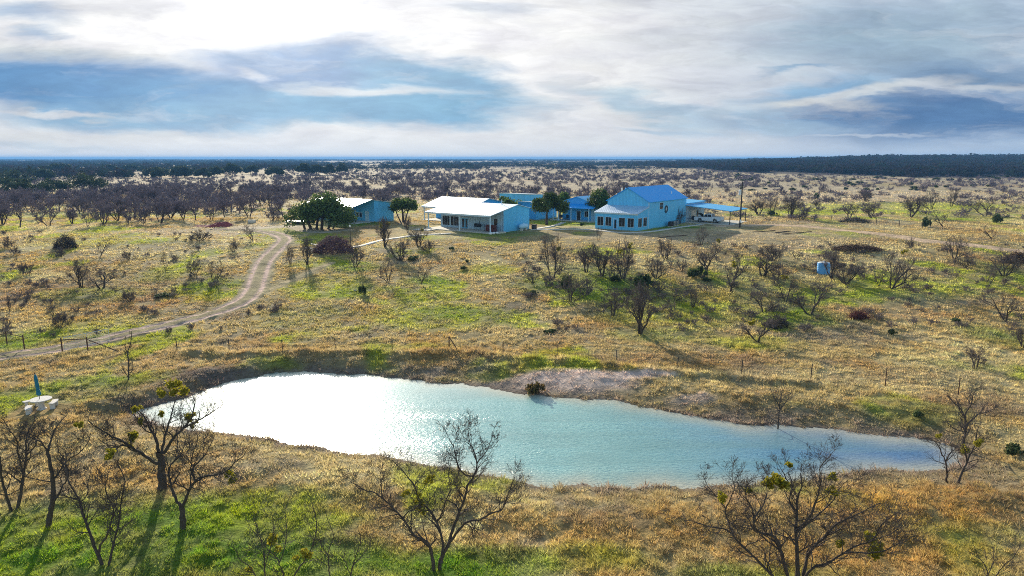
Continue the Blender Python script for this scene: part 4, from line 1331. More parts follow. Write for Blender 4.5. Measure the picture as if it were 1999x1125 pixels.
near_tree('mesquite_tree', 'small bare tree with slim straight trunk at the tapering end of the pond', (1849, 935),
          [([(1849, 936), (1848, 922), (1846, 902), (1838, 885), (1832, 871), (1822, 862)], 6, 1.4, 0, -0.5),
           ([(1846, 903), (1852, 889), (1859, 880), (1856, 866)], 4, 1.3, 0, 0.6)], 6, 113, [(1832, 853, 5)], maxlev=4)
near_tree('mesquite_tree', 'bare tree leaning away from the pond end with dark green mistletoe', (1870, 937),
          [([(1870, 938), (1880, 919), (1888, 903), (1894, 887), (1903, 871), (1908, 843), (1916, 826)], 7, 1.4, 0, 0.6),
           ([(1888, 904), (1885, 885), (1880, 868), (1884, 852)], 4, 1.3, 0, -0.6)], 7, 114, [(1910, 866, 10), (1884, 880, 10)], maxlev=4)
near_tree('mesquite_tree', 'upright bare tree with forked top on the rocky bank behind the pond end', (1880, 866),
          [([(1880, 868), (1884, 848), (1885, 829), (1882, 811), (1873, 797), (1859, 783), (1848, 772)], 9, 1.5, 0, 0.6),
           ([(1883, 813), (1896, 790), (1899, 774), (1906, 760)], 4.5, 1.3, 0, -0.7),
           ([(1885, 832), (1908, 811), (1931, 804), (1950, 792)], 4, 1.2, 0, 1.0),
           ([(1884, 845), (1862, 838), (1850, 826)], 3, 1.2, 0, -0.6)], 9, 115, maxlev=4, dens=1.1)
near_tree('mesquite_tree', 'small round crowned bare tree growing right on the far waterline', (1520, 823),
          [([(1520, 824), (1520, 812), (1522, 798), (1516, 785), (1508, 772), (1503, 758)], 5, 1.3, 0, 0.4),
           ([(1521, 803), (1529, 793), (1538, 780), (1545, 765)], 3, 1.1, 0, -0.5), ([(1521, 798), (1524, 780), (1525, 755)], 3, 1.1, 0, 0.5)], 5, 116, maxlev=4)
near_tree('mesquite_tree', 'slender bare sapling standing alone between the gate and the pond', (250, 742),
          [([(250, 743), (251, 722), (251, 704), (248, 690), (254, 676), (258, 645)], 4, 1.3, 0, 0.1), ([(249, 692), (244, 678), (245, 662)], 2.5, 1.1, 0, 0.2),
           ([(250, 738), (240, 722), (238, 712)], 2, 1, 0, 0.2), ([(251, 735), (259, 720), (258, 706)], 2, 1, 0, -0.2)], 4, 117, kid_len=0.42, maxlev=4)

# --- mesquite kinds for the pasture
def mesq_proto(seed, h, spread, stems, levels, rmin, r0, flat=0.0):
    T = Tree(seed)
    P = dict(segs=[5, 4, 3, 2, 2], kids=[4.6, 5.0, 4.8, 3.8], wander=0.20, taper=0.5, trop=0.05 - flat, rmin=rmin,
             angle=(25, 62), ratio=(0.5, 0.74), lift=0.35)
    g = T.r
    for s in range(stems):
        az = 2 * math.pi * (s + g.uniform(-0.3, 0.3)) / stems
        tilt = g.uniform(0.25, 0.6) * spread if stems > 1 else g.uniform(0, 0.25)
        d = np.array([math.cos(az) * math.sin(tilt), math.sin(az) * math.sin(tilt), math.cos(tilt)])
        T.limb(np.array([math.cos(az) * 0.10 * (stems > 1), math.sin(az) * 0.10 * (stems > 1), -0.15]), d, h * g.uniform(0.50, 0.66), r0 * g.uniform(0.75, 1.1), 0, levels, P)
    return T


PROTO = {}


def proto_set(key, n, mats, **kw):
    PROTO[key] = []
    for i in range(n):
        k = dict(kw)
        k['stems'] = kw['stems'][i % len(kw['stems'])]
        T = mesq_proto(500 + i * 7 + len(key) * 31, **k)
        tm = T.trunk_mesh([0, 1], 5); cm = T.trunk_mesh([l for l in T.lines if l >= 2], 3)
        allv = np.vstack([tm[0], cm[0]])
        top = allv[:, 2].max(); wid = np.percentile(np.hypot(allv[:, 0], allv[:, 1]), 97) * 2
        t = mesh_np('trunk', tm[0], tm[1], mats[0], smooth=True, link=False).data
        c = mesh_np('crown', cm[0], cm[1], mats[1], link=False).data
        PROTO[key].append((t, c, top, wid))


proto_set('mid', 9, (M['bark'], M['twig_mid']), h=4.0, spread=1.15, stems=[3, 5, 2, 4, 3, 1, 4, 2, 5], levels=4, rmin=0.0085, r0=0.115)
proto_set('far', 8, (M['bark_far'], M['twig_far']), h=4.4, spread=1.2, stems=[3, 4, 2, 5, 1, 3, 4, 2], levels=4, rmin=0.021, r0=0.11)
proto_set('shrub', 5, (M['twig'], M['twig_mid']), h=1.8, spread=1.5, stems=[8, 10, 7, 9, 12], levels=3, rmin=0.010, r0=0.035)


def add_tree(key, i, loc, height, width, rz, label, group, name='mesquite_tree', cat='tree'):
    t, c, top, wid = PROTO[key][i % len(PROTO[key])]
    o = thing(name, label, cat, loc, rz, group)
    o.scale = (width / wid, width / wid, height / top)
    for nm, me in (('trunk', t), ('crown', c)):
        q = bpy.data.objects.new(nm, me); COL.objects.link(q); q.parent = o
    return o


MID = [  # px, py of the base, height px, width px, kind, mistletoe, label
    (1079, 545, 95, 62, 'mid', 1, 'tall bare many stemmed tree nearest the porch house gable'),
    (1040, 553, 26, 34, 'mid', 0, 'stunted round bare tree at the grassy end of the grove'),
    (1145, 531, 62, 50, 'mid', 0, 'bare tree in the pond side grove below the sunroom door'),
    (1175, 538, 54, 46, 'mid', 0, 'low vase shaped bare tree below the sunroom windows'),
    (1193, 533, 46, 34, 'mid', 0, 'thin bare tree tucked behind a vase shaped one'),
    (1215, 545, 84, 62, 'mid', 2, 'tall bare tree with golden mistletoe below the barn corner'),
    (1112, 589, 68, 46, 'mid', 0, 'bare tree rising out of a dark juniper bush'),
    (1250, 655, 112, 80, 'mid', 0, 'tall vase shaped bare tree standing nearest the fence in the grove'),
    (1196, 618, 62, 44, 'mid', 0, 'spindly leaning bare tree beside the tall vase shaped one'),
    (1280, 543, 52, 50, 'mid', 0, 'bare tree with slanting trunk just behind the grey juniper'),
    (1299, 507, 44, 54, 'mid', 0, 'flat topped dark bare tree under the barn long wall'),
    (1168, 469, 30, 24, 'mid', 0, 'little bare tree right in front of the sunroom'),
    (1369, 477, 40, 34, 'mid', 0, 'bushy bare tree on the yard edge below the carport'),
    (1383, 535, 74, 70, 'mid', 1, 'leaning bare tree over a bright green bush with mistletoe'),
    (1424, 571, 90, 80, 'mid', 1, 'large fan shaped bare tree in the middle of the grove'),
    (1354, 601, 46, 26, 'mid', 0, 'short broken bare trunk beside rusty orange grass'),
    (1508, 508, 38, 66, 'mid', 0, 'wide low bare tree on the upper edge of the grove'),
    (1490, 538, 46, 60, 'mid', 0, 'bare tree arching below the wide low one'),
    (1511, 548, 40, 30, 'mid', 0, 'small dark bare tree pressed against an arching neighbour'),
    (1534, 590, 72, 54, 'mid', 1, 'bare tree with a mistletoe ball next to the flat armed tree'),
    (1581, 613, 76, 80, 'mid', 0, 'dark bare tree with twin trunk and long flat arm'),
    (1490, 611, 54, 54, 'mid', 0, 'dense twiggy bare tree above a grey brush heap'),
    (1481, 667, 58, 74, 'mid', 1, 'open fan shaped bare shrub tree nearest the fence line'),
    (1623, 544, 58, 52, 'mid', 0, 'bare tree screening the square white tank'),
    (1651, 555, 48, 66, 'mid', 0, 'bare tree with spreading stems just beyond the square white tank'),
    (1741, 564, 84, 110, 'mid', 1, 'broad bare tree with strong wide fork on a green strip'),
    (1717, 558, 42, 28, 'mid', 0, 'small bare tree crowded under the broad forked one'),
    (1864, 505, 48, 60, 'mid', 0, 'rounded bare tree beside the gravel road bend'),
    (1885, 522, 32, 40, 'mid', 0, 'thin bare tree just below the rounded roadside one'),
    (1960, 538, 58, 66, 'mid', 0, 'dense bare tree with brown brush behind it'),
    (1928, 562, 58, 50, 'mid', 0, 'upright bare tree in front of the dense brushy one'),
    (1962, 628, 68, 100, 'mid', 0, 'wide dark bare tree with short trunk near the picture edge'),
    (1902, 720, 54, 86, 'mid', 0, 'wispy spreading bare tree beyond the last fence posts'),
    (1996, 680, 42, 50, 'mid', 0, 'dark bare tree cut by the picture edge above the pond end'),
    (1776, 485, 24, 26, 'shrub', 0, 'small bare shrub on a brown brush ridge'),
    (1938, 468, 27, 50, 'mid', 0, 'low crooked bare tree beyond the gravel road'),
    (1841, 443, 32, 52, 'mid', 0, 'bare tree on a green patch beyond the gravel road'),
    (1659, 426, 36, 50, 'mid', 0, 'round bare tree with dark brush at its foot along the field fence'),
    (1699, 425, 31, 38, 'mid', 0, 'small fan shaped bare tree along the field fence'),
    (1778, 424, 42, 54, 'mid', 0, 'double stemmed bare tree along the field fence'),
    (1542, 426, 46, 46, 'mid', 0, 'tall round bare tree beyond the carport posts'),
    (1568, 428, 24, 30, 'mid', 0, 'little bare tree beside the tall round one past the carport'),
    (1480, 418, 31, 54, 'mid', 0, 'bushy bare tree close behind the utility pole'),
    (1506, 419, 38, 36, 'mid', 0, 'bare tree with dark evergreen scrub at its foot behind the pole'),
    (1924, 421, 40, 60, 'mid', 0, 'wide bare tree above a dark round evergreen bush'),
    (1692, 394, 22, 34, 'mid', 0, 'umbrella shaped bare tree standing alone in the pale field'),
    (1817, 410, 38, 48, 'mid', 0, 'broad twisted bare tree on the far green strip'),
    (1857, 403, 36, 38, 'mid', 0, 'upright bare tree on the far green strip'),
    (1594, 407, 18, 24, 'mid', 0, 'low bare tree under a bright green bush'),
    (158, 560, 56, 48, 'mid', 0, 'upright dark bare tree of a pair on the track side pasture'),
    (197, 563, 46, 86, 'mid', 0, 'wide spreading bare tree of a pair on the track side pasture'),
    (421, 552, 50, 54, 'mid', 0, 'purple tinged bare tree closest to the track bend'),
    (381, 537, 42, 40, 'mid', 0, 'bare tree just behind the one closest to the track bend'),
    (323, 526, 36, 40, 'mid', 0, 'vase shaped bare tree on a lime green patch'),
    (492, 468, 32, 58, 'mid', 0, 'dark crooked bare tree with flat crown by the dirt turning area'),
    (390, 469, 24, 52, 'shrub', 0, 'rounded purple brown shrub below the red soil mound'),
    (455, 491, 30, 30, 'shrub', 0, 'upright purple brown shrub beside the dirt road'),
    (196, 498, 34, 40, 'mid', 0, 'thin pale bare tree next to a scrap of white litter'),
    (253, 506, 24, 30, 'shrub', 0, 'small grey shrub between two bare trees in the track pasture'),
    (119, 499, 17, 26, 'shrub', 0, 'low grey shrub beneath the dark brush mound'),
    (31, 496, 18, 24, 'shrub', 0, 'low twiggy shrub near the picture edge above rusty grass'),
    (17, 483, 24, 26, 'shrub', 0, 'dark twiggy shrub on the picture edge'),
    (51, 535, 28, 28, 'shrub', 0, 'thin grey shrub over a green verge near the picture edge'),
    (252, 589, 27, 30, 'shrub', 0, 'low bare shrub on tan grass above the track'),
    (118, 638, 34, 36, 'shrub', 0, 'bare shrub above the open pipe gate'),
    (20, 614, 38, 14, 'mid', 0, 'slim bare sapling above the corner fence braces'),
    (567, 516, 42, 26, 'mid', 0, 'slim bare tree beside the dirt road below the brush pile'),
    (600, 517, 56, 44, 'mid', 0, 'open bare tree right in front of the brush pile'),
    (694, 521, 48, 64, 'mid', 1, 'bare tree below the lamp post with small mistletoe'),
    (752, 481, 60, 50, 'mid', 3, 'dark tree topped with heavy mistletoe beside the concrete path'),
    (781, 507, 50, 58, 'mid', 0, 'bare tree just below the concrete path'),
    (818, 480, 40, 62, 'mid', 1, 'wide armed bare tree with green tips at the path end'),
    (757, 550, 46, 48, 'mid', 0, 'crooked leaning bare tree on the open slope'),
    (820, 555, 50, 48, 'mid', 0, 'vase shaped bare tree in a green ring on the open slope'),
    (796, 453, 42, 36, 'mid', 0, 'thin bare tree in front of the small round oak'),
    (835, 492, 30, 26, 'shrub', 0, 'pale twiggy shrub below the porch house path'),
    (1325, 436, 36, 26, 'shrub', 0, 'bare upright shrub against the barn long wall'),
]
rM = np.random.default_rng(11)
for i, (px, py, hp, wp, key, mist, label) in enumerate(MID):
    p = spot(px, py)
    s = p.y / F
    o = add_tree(key, int(rM.integers(0, 99)), p, hp * s * 1.02, wp * s * (1.14 if 1020 < px < 1660 and py > 490 else 1.0), rM.uniform(0, 6.28), label, None,
                 'mesquite_tree' if key == 'mid' else 'bare_shrub', 'tree' if key == 'mid' else 'shrub')
    for j in range(mist):
        a = rM.uniform(0, 6.28)
        m = mistletoe(o, (0, 0, 0), 0.32, 900 + i * 5 + j)
        sx, sz = o.scale.x, o.scale.z
        m.scale = (1.0 / sx, 1.0 / sx, 1.0 / sz)
        m.location = (math.cos(a) * 0.25 * wp * s / sx, math.sin(a) * 0.25 * wp * s / sx, hp * s * rM.uniform(0.62, 0.92) / sz)


def scatter_band(n, seed, region, hrange, label, group, dens=None, key='far', mind=2.2, name='mesquite_tree', cat='tree'):
    g = np.random.default_rng(seed); done = []
    tries = 0
    while len(done) < n and tries < n * 60:
        tries += 1
        x0, x1, y0, y1 = region
        px = g.uniform(x0, x1); py = g.uniform(y0, y1)
        if dens and g.random() > dens(px, py):
            continue
        p = ground(px, py)
        if any((p[0] - q[0]) ** 2 + (p[1] - q[1]) ** 2 < mind ** 2 for q in done):
            continue
        if clear_of_buildings(np.array([p[0]]), np.array([p[1]]))[0] or near_track(np.array([p[0]]), np.array([p[1]]), 1.0)[0]:
            continue
        done.append(p)
        h = g.uniform(*hrange)
        add_tree(key, int(g.integers(0, 99)), (p[0], p[1], gz(p[0], p[1])), h, h * g.uniform(0.95, 1.5), g.uniform(0, 6.28), label, group, name, cat)
    return done


GROVE_ROW = [(6, 439, 40), (39, 442, 46), (97, 441, 41), (171, 442, 36), (203, 439, 46), (249, 438, 34), (280, 435, 36), (314, 434, 42), (358, 428, 36),
             (384, 431, 42), (413, 428, 36), (458, 414, 32), (486, 424, 50), (507, 404, 42), (532, 431, 30), (140, 436, 30), (230, 430, 34), (440, 424, 36)]
for i, (px, py, hp) in enumerate(GROVE_ROW):
    p = spot(px, py)
    add_tree('far', i * 3 + 1, p, hp * p.y / F * 1.05, hp * p.y / F * 1.15, i * 1.7, 'bare tree in the front row of the thick grove beyond the track pasture', 'front row of the bare grove')
scatter_band(98, 21, (-60, 560, 372, 428), (3.8, 5.2), 'bare grey tree deep in the thick grove below the dark evergreen line', 'trees of the bare grove',
             lambda x, y: 0.0 if y < 388 and x < 235 else (1.0 if y < 408 and x < 430 else 0.55))
scatter_band(66, 22, (555, 1230, 336, 394), (3.2, 5.0), 'bare tree scattered over the pale pasture behind the white roofed houses', 'bare trees behind the houses',
             lambda x, y: (1.0 if y > 350 else 0.6) * (1.0 if x < 960 else 0.5))
scatter_band(26, 23, (1240, 2050, 338, 392), (2.8, 4.4), 'bare tree scattered over the pale field behind the barn house', 'bare trees in the far field',
             lambda x, y: 0.8)

# the rest of the grove and of the far scrub, past what one could count
def thicket(name, n, seed, region, hr, label, dens=None, mat='twig_far', low=False, lev=3, rmin=0.009):
    lite = []
    for k in range(5):
        T = Tree(seed * 10 + k)
        P = dict(segs=[3, 3, 2, 2], kids=[4.2, 4.2, 4.2], wander=0.2, taper=0.5, trop=0.04, rmin=0.034, angle=(25, 65), ratio=(0.5, 0.75), lift=0.35)
        for q in range(5 if low else 3):
            az = 2 * math.pi * (q + T.r.uniform(-0.3, 0.3)) / (5 if low else 3)
            tl = T.r.uniform(0.35, 1.0 if low else 0.7)
            T.limb(np.array([0, 0, -0.1]), np.array([math.cos(az) * math.sin(tl), math.sin(az) * math.sin(tl), math.cos(tl)]), 0.58, 0.035, 0, lev, {**P, 'rmin': rmin})
        v, f = T.trunk_mesh(sorted(T.lines), 3)
        lite.append((v / v[:, 2].max(), f))
    g = np.random.default_rng(seed)
    V = []; Fc_ = []; b = 0; m = 0; tries = 0
    while m < n and tries < n * 50:
        tries += 1
        px = g.uniform(region[0], region[1]); py = g.uniform(region[2], region[3])
        if dens and g.random() > dens(px, py):
            continue
        p = ground(px, py)
        q = (np.array([p[0]]), np.array([p[1]]))
        if clear_of_buildings(*q)[0] or near_track(q[0], q[1], 1.0)[0]:
            continue
        v, f = lite[int(g.integers(0, 5))]
        h = g.uniform(*hr); w = h * g.uniform(0.9, 1.5); a = g.uniform(0, 6.28)
        ca, sa = math.cos(a), math.sin(a)
        V.append(np.stack([(v[:, 0] * ca - v[:, 1] * sa) * w + p[0], (v[:, 0] * sa + v[:, 1] * ca) * w + p[1], v[:, 2] * h + gz(p[0], p[1])], 1))
        Fc_.append(f + b); b += len(v); m += 1
    o = mesh_np(name, np.vstack(V), np.vstack(Fc_), M[mat])
    tag(o, label, 'thicket', kind='stuff')


thicket('thicket', 150, 51, (-80, 560, 366, 416), (3.0, 4.8), 'dense bare purple grey thicket filling the grove below the evergreen clump', lambda x, y: 0.0 if y < 386 and x < 240 else (1.0 if y < 400 else 0.5) * (1.0 if x < 380 else 0.6))
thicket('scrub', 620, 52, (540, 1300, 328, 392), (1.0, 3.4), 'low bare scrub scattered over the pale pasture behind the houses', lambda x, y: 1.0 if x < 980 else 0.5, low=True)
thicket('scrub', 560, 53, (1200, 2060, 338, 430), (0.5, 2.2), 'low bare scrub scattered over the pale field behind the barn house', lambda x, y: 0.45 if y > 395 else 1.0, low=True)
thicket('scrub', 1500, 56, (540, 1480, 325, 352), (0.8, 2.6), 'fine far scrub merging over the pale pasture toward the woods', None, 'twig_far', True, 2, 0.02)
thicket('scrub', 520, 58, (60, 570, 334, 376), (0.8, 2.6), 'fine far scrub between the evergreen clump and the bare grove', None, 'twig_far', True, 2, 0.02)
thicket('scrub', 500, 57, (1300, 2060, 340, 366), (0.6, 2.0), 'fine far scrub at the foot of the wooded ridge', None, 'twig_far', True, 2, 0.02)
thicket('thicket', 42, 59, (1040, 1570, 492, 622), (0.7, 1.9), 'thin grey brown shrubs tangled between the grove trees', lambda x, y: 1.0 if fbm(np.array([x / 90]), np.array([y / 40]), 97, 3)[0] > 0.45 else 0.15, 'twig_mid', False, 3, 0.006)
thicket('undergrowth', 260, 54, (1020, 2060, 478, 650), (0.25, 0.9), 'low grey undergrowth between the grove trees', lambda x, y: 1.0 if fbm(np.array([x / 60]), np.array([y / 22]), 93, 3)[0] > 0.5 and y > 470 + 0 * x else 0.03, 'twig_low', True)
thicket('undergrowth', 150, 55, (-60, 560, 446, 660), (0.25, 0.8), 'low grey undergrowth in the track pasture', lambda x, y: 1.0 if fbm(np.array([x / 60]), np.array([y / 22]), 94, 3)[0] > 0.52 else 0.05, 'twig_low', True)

# --- evergreen oaks
def live_oak(name, label, base, crown, seed, trunks, blobs, nleaf, leaf, group=None, col=(0.088, 0.138, 0.034), depth=None):
    """crown: px x0, x1, y0, y1"""
    b = spot(*base) if depth is None else depth
    s = b.y / F
    g = np.random.default_rng(seed)
    root = thing(name, label, 'tree', b, 0, group)
    cx = ((crown[0] + crown[1]) / 2 - base[0]) * s
    hw = (crown[1] - crown[0]) / 2 * s
    z1 = (base[1] - crown[2]) * s; z0 = (base[1] - crown[3]) * s
    cz = (z0 + z1) / 2; hz = (z1 - z0) / 2
    cs = []; rs = []
    for i in range(blobs):
        a = g.uniform(0, 6.28); q = math.sqrt(g.random())
        rr = min(hw, hz) * g.uniform(0.42, 0.72)
        x = cx + math.cos(a) * (hw - rr * 0.8) * q; y = math.sin(a) * hw * 0.75 * q
        top = z1 - (z1 - z0) * 0.42 * q ** 2.2 - rr * 0.8
        bot = z0 + rr * 0.5
        zz = bot + (max(top, bot) - bot) * (g.random() if abs(x - cx) > 0.3 * hw else 0.4 + 0.6 * g.random())
        cs.append((x, y, zz)); rs.append(rr)
    T = Tree(seed)
    for t in trunks:
        r0 = t[2] * s / 2 * 0.55
        st = np.array([(t[0] - base[0]) * s, g.uniform(-0.4, 0.4), -0.2])
        en = np.array([(t[1] - base[0]) * s, g.uniform(-1, 1) * hw * 0.4, cz])
        mid = (st + en) / 2 + np.array([g.normal(0, 0.15), 0, 0.1 * hz])
        p = smooth_line([st, mid, en], 0.4)
        T.put(0, p, np.linspace(r0, r0 * 0.5, len(p)))
        for k in range(4):
            c = cs[int(g.integers(0, blobs))]
            q = smooth_line([p[len(p) // 2], (p[len(p) // 2] + np.array(c)) / 2 + g.normal(0, 0.2, 3), np.array(c)], 0.5)
            T.put(1, q, np.linspace(r0 * 0.45, r0 * 0.15, len(q)))
    tm = T.trunk_mesh([0, 1], 7)
    mesh_np('trunk', tm[0], tm[1], M['bark'], smooth=True, parent=root)
    v, f, c = leaf_cloud(g, cs, rs, nleaf, leaf, col, 0.4, 0.85, 0.35)
    mesh_np('crown', v, f, M['leaf'], c, parent=root)
    return root


live_oak('live_oak', 'great spreading dark evergreen oak on many trunks beside the dirt turning area', (618, 446), (552, 702, 369, 437), 201,
         [(596, 580, 9), (608, 600, 11), (618, 620, 10), (628, 640, 11), (640, 665, 9), (648, 680, 6)], 60, 17000, 0.34, col=(0.088, 0.140, 0.038))
live_oak('live_oak', 'small round evergreen oak beside the sky tinted blue house gable', (787, 433), (751, 824, 380, 414), 202, [(787, 785, 9), (783, 770, 5), (790, 805, 5)], 34, 6000, 0.32)
live_oak('live_oak', 'low evergreen crown rising just behind the porch house roof ridge', (990, 425), (940, 1038, 381, 415), 203, [(990, 990, 9)], 40, 6500, 0.34)
live_oak('live_oak', 'green oak with leaning trunk standing between the shed and the cottage', (1066, 438), (1033, 1114, 373, 413), 204,
         [(1066, 1074, 8), (1069, 1060, 5)], 34, 7000, 0.32, col=(0.070, 0.105, 0.026))
live_oak('live_oak', 'dense green oak squeezed between the cottage and the barn house', (1166, 432), (1142, 1196, 364, 415), 205, [(1166, 1166, 8)], 34, 6500, 0.32, col=(0.070, 0.108, 0.028))
live_oak('live_oak', 'evergreen oak in the gap between the cottage roof and the flat shed', (1092, 424), (1076, 1118, 371, 400), 206, [(1092, 1095, 7)], 12, 2400, 0.34)
FAR_OAKS = [  # base px, crown box
    (14, 372, -30, 60, 340, 370), (60, 378, 10, 110, 346, 374), (100, 372, 62, 140, 344, 370), (165, 372, 118, 216, 333, 368), (35, 356, -10, 70, 328, 356),
    (88, 350, 66, 108, 325, 348), (115, 336, 92, 145, 316, 334), (212, 333, 195, 235, 320, 333), (255, 334, 238, 275, 320, 332),
    (300, 346, 278, 330, 322, 342), (312, 350, 296, 324, 328, 346), (345, 346, 325, 372, 322, 343), (360, 346, 340, 380, 320, 342), (397, 347, 380, 415, 326, 344),
    (420, 344, 405, 440, 322, 340), (455, 342, 436, 474, 317, 338), (490, 340, 474, 508, 320, 336), (530, 344, 516, 556, 323, 340),
    (590, 341, 576, 610, 316, 336), (618, 341, 604, 634, 318, 337), (644, 341, 630, 656, 318, 337), (668, 338, 656, 680, 316, 334),
    (912, 327, 898, 928, 315, 326), (1688, 306, 1668, 1694, 300.5, 305), (1703, 306, 1692, 1716, 299.5, 305),
]
for i, (bx, by, x0, x1, y0, y1) in enumerate(FAR_OAKS):
    if by < 310:
        d = 1150.0
        xx = (bx - 999.5) / F * d
        loc = Vector((xx, d, float(base_z(xx, d))))
        py_b = 562.5 + F * math.tan(math.atan((H - loc.z) / d) - PITCH)
        lab, gr = 'dark crown standing up over the wooded ridge skyline', 'crowns over the ridge skyline'
        live_oak('evergreen_oak', lab, (bx, py_b), (x0, x1, y0 - 0.5, max(y1, py_b - 6)), 300 + i, [(bx, bx, 3)], 8, 500, 1.5, gr, (0.04, 0.06, 0.03), loc)
        continue
    if bx < 220:
        lab, gr = 'big dark evergreen in the thick clump above the bare grove', 'dark evergreen clump'
    elif bx < 570:
        lab, gr = 'dark round evergreen in the far line along the pale pasture edge', 'far evergreen line'
    elif bx < 700:
        lab, gr = 'evergreen of the short row standing alone on the pale pasture', 'short evergreen row'
    else:
        lab, gr = 'lone dark domed evergreen on the far pasture rim', None
    p = ground(bx, by)
    live_oak('evergreen_oak', lab, (bx, by), (x0, x1, y0, y1), 300 + i, [(bx, bx, 3), (bx + 3, bx + 5, 2)], 30, 2600, 0.55 * max(1, p[1] / 330), gr, (0.036, 0.056, 0.026))

# --- evergreen bushes
def bush_mesh(seed, spiky=False):
    g = np.random.default_rng(seed)
    cs = []; rs = []
    for i in range(14):
        a = g.uniform(0, 6.28); q = g.random() ** 0.7 * 0.75
        cs.append((math.cos(a) * q, math.sin(a) * q, 0.22 + 0.45 * g.random() * (1 - q))); rs.append(0.30 * g.uniform(0.5, 1.15))
    v, f, c = leaf_cloud(g, cs, rs, 900, 0.15, (0.17, 0.13, 0.05) if spiky else (0.075, 0.105, 0.040), 0.5, 1.0, 0.15)
    v[:, 2] = np.maximum(v[:, 2], 0.0)
    return mesh_np('foliage', v, f, M['leaf'], c, link=False).data


BUSH = [bush_mesh(40 + k) for k in range(5)]
BROWN = bush_mesh(47, True)


def bush(px, py, w, h, label, group=None, name='evergreen_bush', i=0):
    p = spot(px, py); s = p.y / F
    o = bpy.data.objects.new(name, BUSH[i % len(BUSH)]); COL.objects.link(o)
    o.location = p; o.rotation_euler = (0, 0, i * 1.3)
    o.scale = (w * s / 1.9, w * s / 1.9, h * s / 0.95)
    return tag(o, label, 'bush', group)


for i, (px, py, w, h, lab) in enumerate([
        (1106, 560, 40, 34, 'dark juniper bush under a bare grove tree'), (1256, 562, 52, 34, 'large grey green juniper in the middle of the grove'),
        (1364, 542, 44, 28, 'bright green bush beneath a leaning bare tree'), (1196, 548, 34, 14, 'low green bush between grove trunks'),
        (707, 576, 18, 30, 'narrow dark green yucca bush on the open slope'), (808, 507, 40, 12, 'low dark green bush on the slope below the path'),
        (1792, 812, 30, 20, 'round bright green bush above the pond end'), (1981, 885, 46, 28, 'dark round bush beyond the pond end trees'),
        (1046, 757, 44, 30, 'shaggy brown green bush on the clay bank of the pond'), (1152, 786, 26, 10, 'small green bush at the foot of the clay bank'),
        (1594, 388, 18, 18, 'bright green bush above a low bare tree in the field'), (1946, 435, 34, 24, 'dark round evergreen bush under the wide bare tree'),
        (1508, 420, 22, 12, 'dark scrub bush behind the utility pole'), (1805, 443, 26, 26, 'dark thorny bush beside the gravel road'),
        (1072, 650, 34, 10, 'lone low dark bush on the tan slope above the fence'), (1380, 548, 30, 10, 'dark undergrowth bush behind the fan shaped tree'),
        (1867, 632, 32, 12, 'low green bush on straw grass near the wide dark tree'), (1742, 655, 22, 14, 'small green bush alone in brown grass'),
        (310, 580, 50, 8, 'low green weeds bush in the track pasture'), (881, 487, 14, 9, 'small dark bush on the tan slope below the porch house'),
        (912, 512, 12, 8, 'tiny green bush on the open slope near the green patch'), (905, 526, 22, 9, 'dark low bush at the tip of a green patch'),
        (1042, 575, 24, 10, 'dark bush at the grassy end of the grove'), (1135, 440, 14, 8, 'dark round shrub on the lawn before the cottage')]):
    o = bush(px, py, w, h, lab, None, 'evergreen_bush', i)
    if 'shaggy' in lab:
        o.data = BROWN
gB = np.random.default_rng(5)
for i in range(58):
    px = gB.uniform(1440, 2010); py = 338 + 34 * gB.random() ** 1.4
    if px < 1500: py = max(py, 343)
    bush(px, py, gB.uniform(8, 20), gB.uniform(4, 8), 'dark evergreen bush dotted over the pale field below the wooded ridge', 'evergreen bushes in the far field', 'evergreen_bush', i)
for i in range(26):
    bush(gB.uniform(640, 1440), gB.uniform(330, 362), gB.uniform(6, 14), gB.uniform(3, 6), 'small evergreen bush dotted over the pasture behind the houses', 'evergreen bushes behind the houses', 'evergreen_bush', i + 3)

# --- brush piles and heaps of dead wood
def brush_heap(name, label, px, py, w, h, seed, n=420, mat=None, cat='brush pile', thick=0.018):
    p = spot(px, py); s = p.y / F
    g = np.random.default_rng(seed)
    root_off = np.array(p)
    W, Hh = w * s / 2, h * s
    T = Tree(seed)
    for i in range(n):
        a = g.uniform(0, 6.28); q = math.sqrt(g.random())
        c = np.array([math.cos(a) * q * W, math.sin(a) * q * W * 0.6, Hh * (1 - q * q) * g.random() ** 0.5])
        d = norm(g.normal(0, 1, 3) * np.array([1, 1, 0.55]))
        L = g.uniform(0.5, 1.5)
        p0 = c - d * L / 2; p1 = c + d * L / 2
        T.put(0, [p0, c + g.normal(0, 0.08, 3), p1], [thick * 1.3, thick, thick * 0.5])
    v, f = T.trunk_mesh([0], 3)
    v[:, 2] = np.maximum(v[:, 2], -0.05)
    o = mesh_np(name, v, f, mat or M['brush'])
    o.location = p
    return tag(o, label, cat)


brush_heap('brush_pile', 'big heap of purple brown cut brush beside the dirt road', 652, 492, 82, 34, 31, 1100, thick=0.03)
brush_heap('brush_mound', 'dark round mound of dead brush in the track pasture', 129, 484, 44, 27, 32, 500, M['bark'], thick=0.03)
brush_heap('brush_ridge', 'long low ridge of brown brush above the broad forked tree', 1672, 488, 100, 11, 33, 700, M['rust'], thick=0.025)
brush_heap('brush_heap', 'grey heap of dead twigs beside the fan shaped shrub tree', 1515, 640, 54, 26, 34, 420, M['twig'], thick=0.014)
brush_heap('rusty_grass_mound', 'round rusty brown mound among tan grass in the grove', 1676, 622, 36, 14, 35, 420, M['redwood'], cat='mound', thick=0.012)
brush_heap('field_brush', 'dark tangle of brush under the field fence trees', 1668, 433, 60, 9, 36, 420, M['bark'], thick=0.03)
brush_heap('roadside_brush', 'brown brush heap behind the dense roadside tree', 1985, 512, 60, 22, 37, 500, M['rust'], thick=0.025)
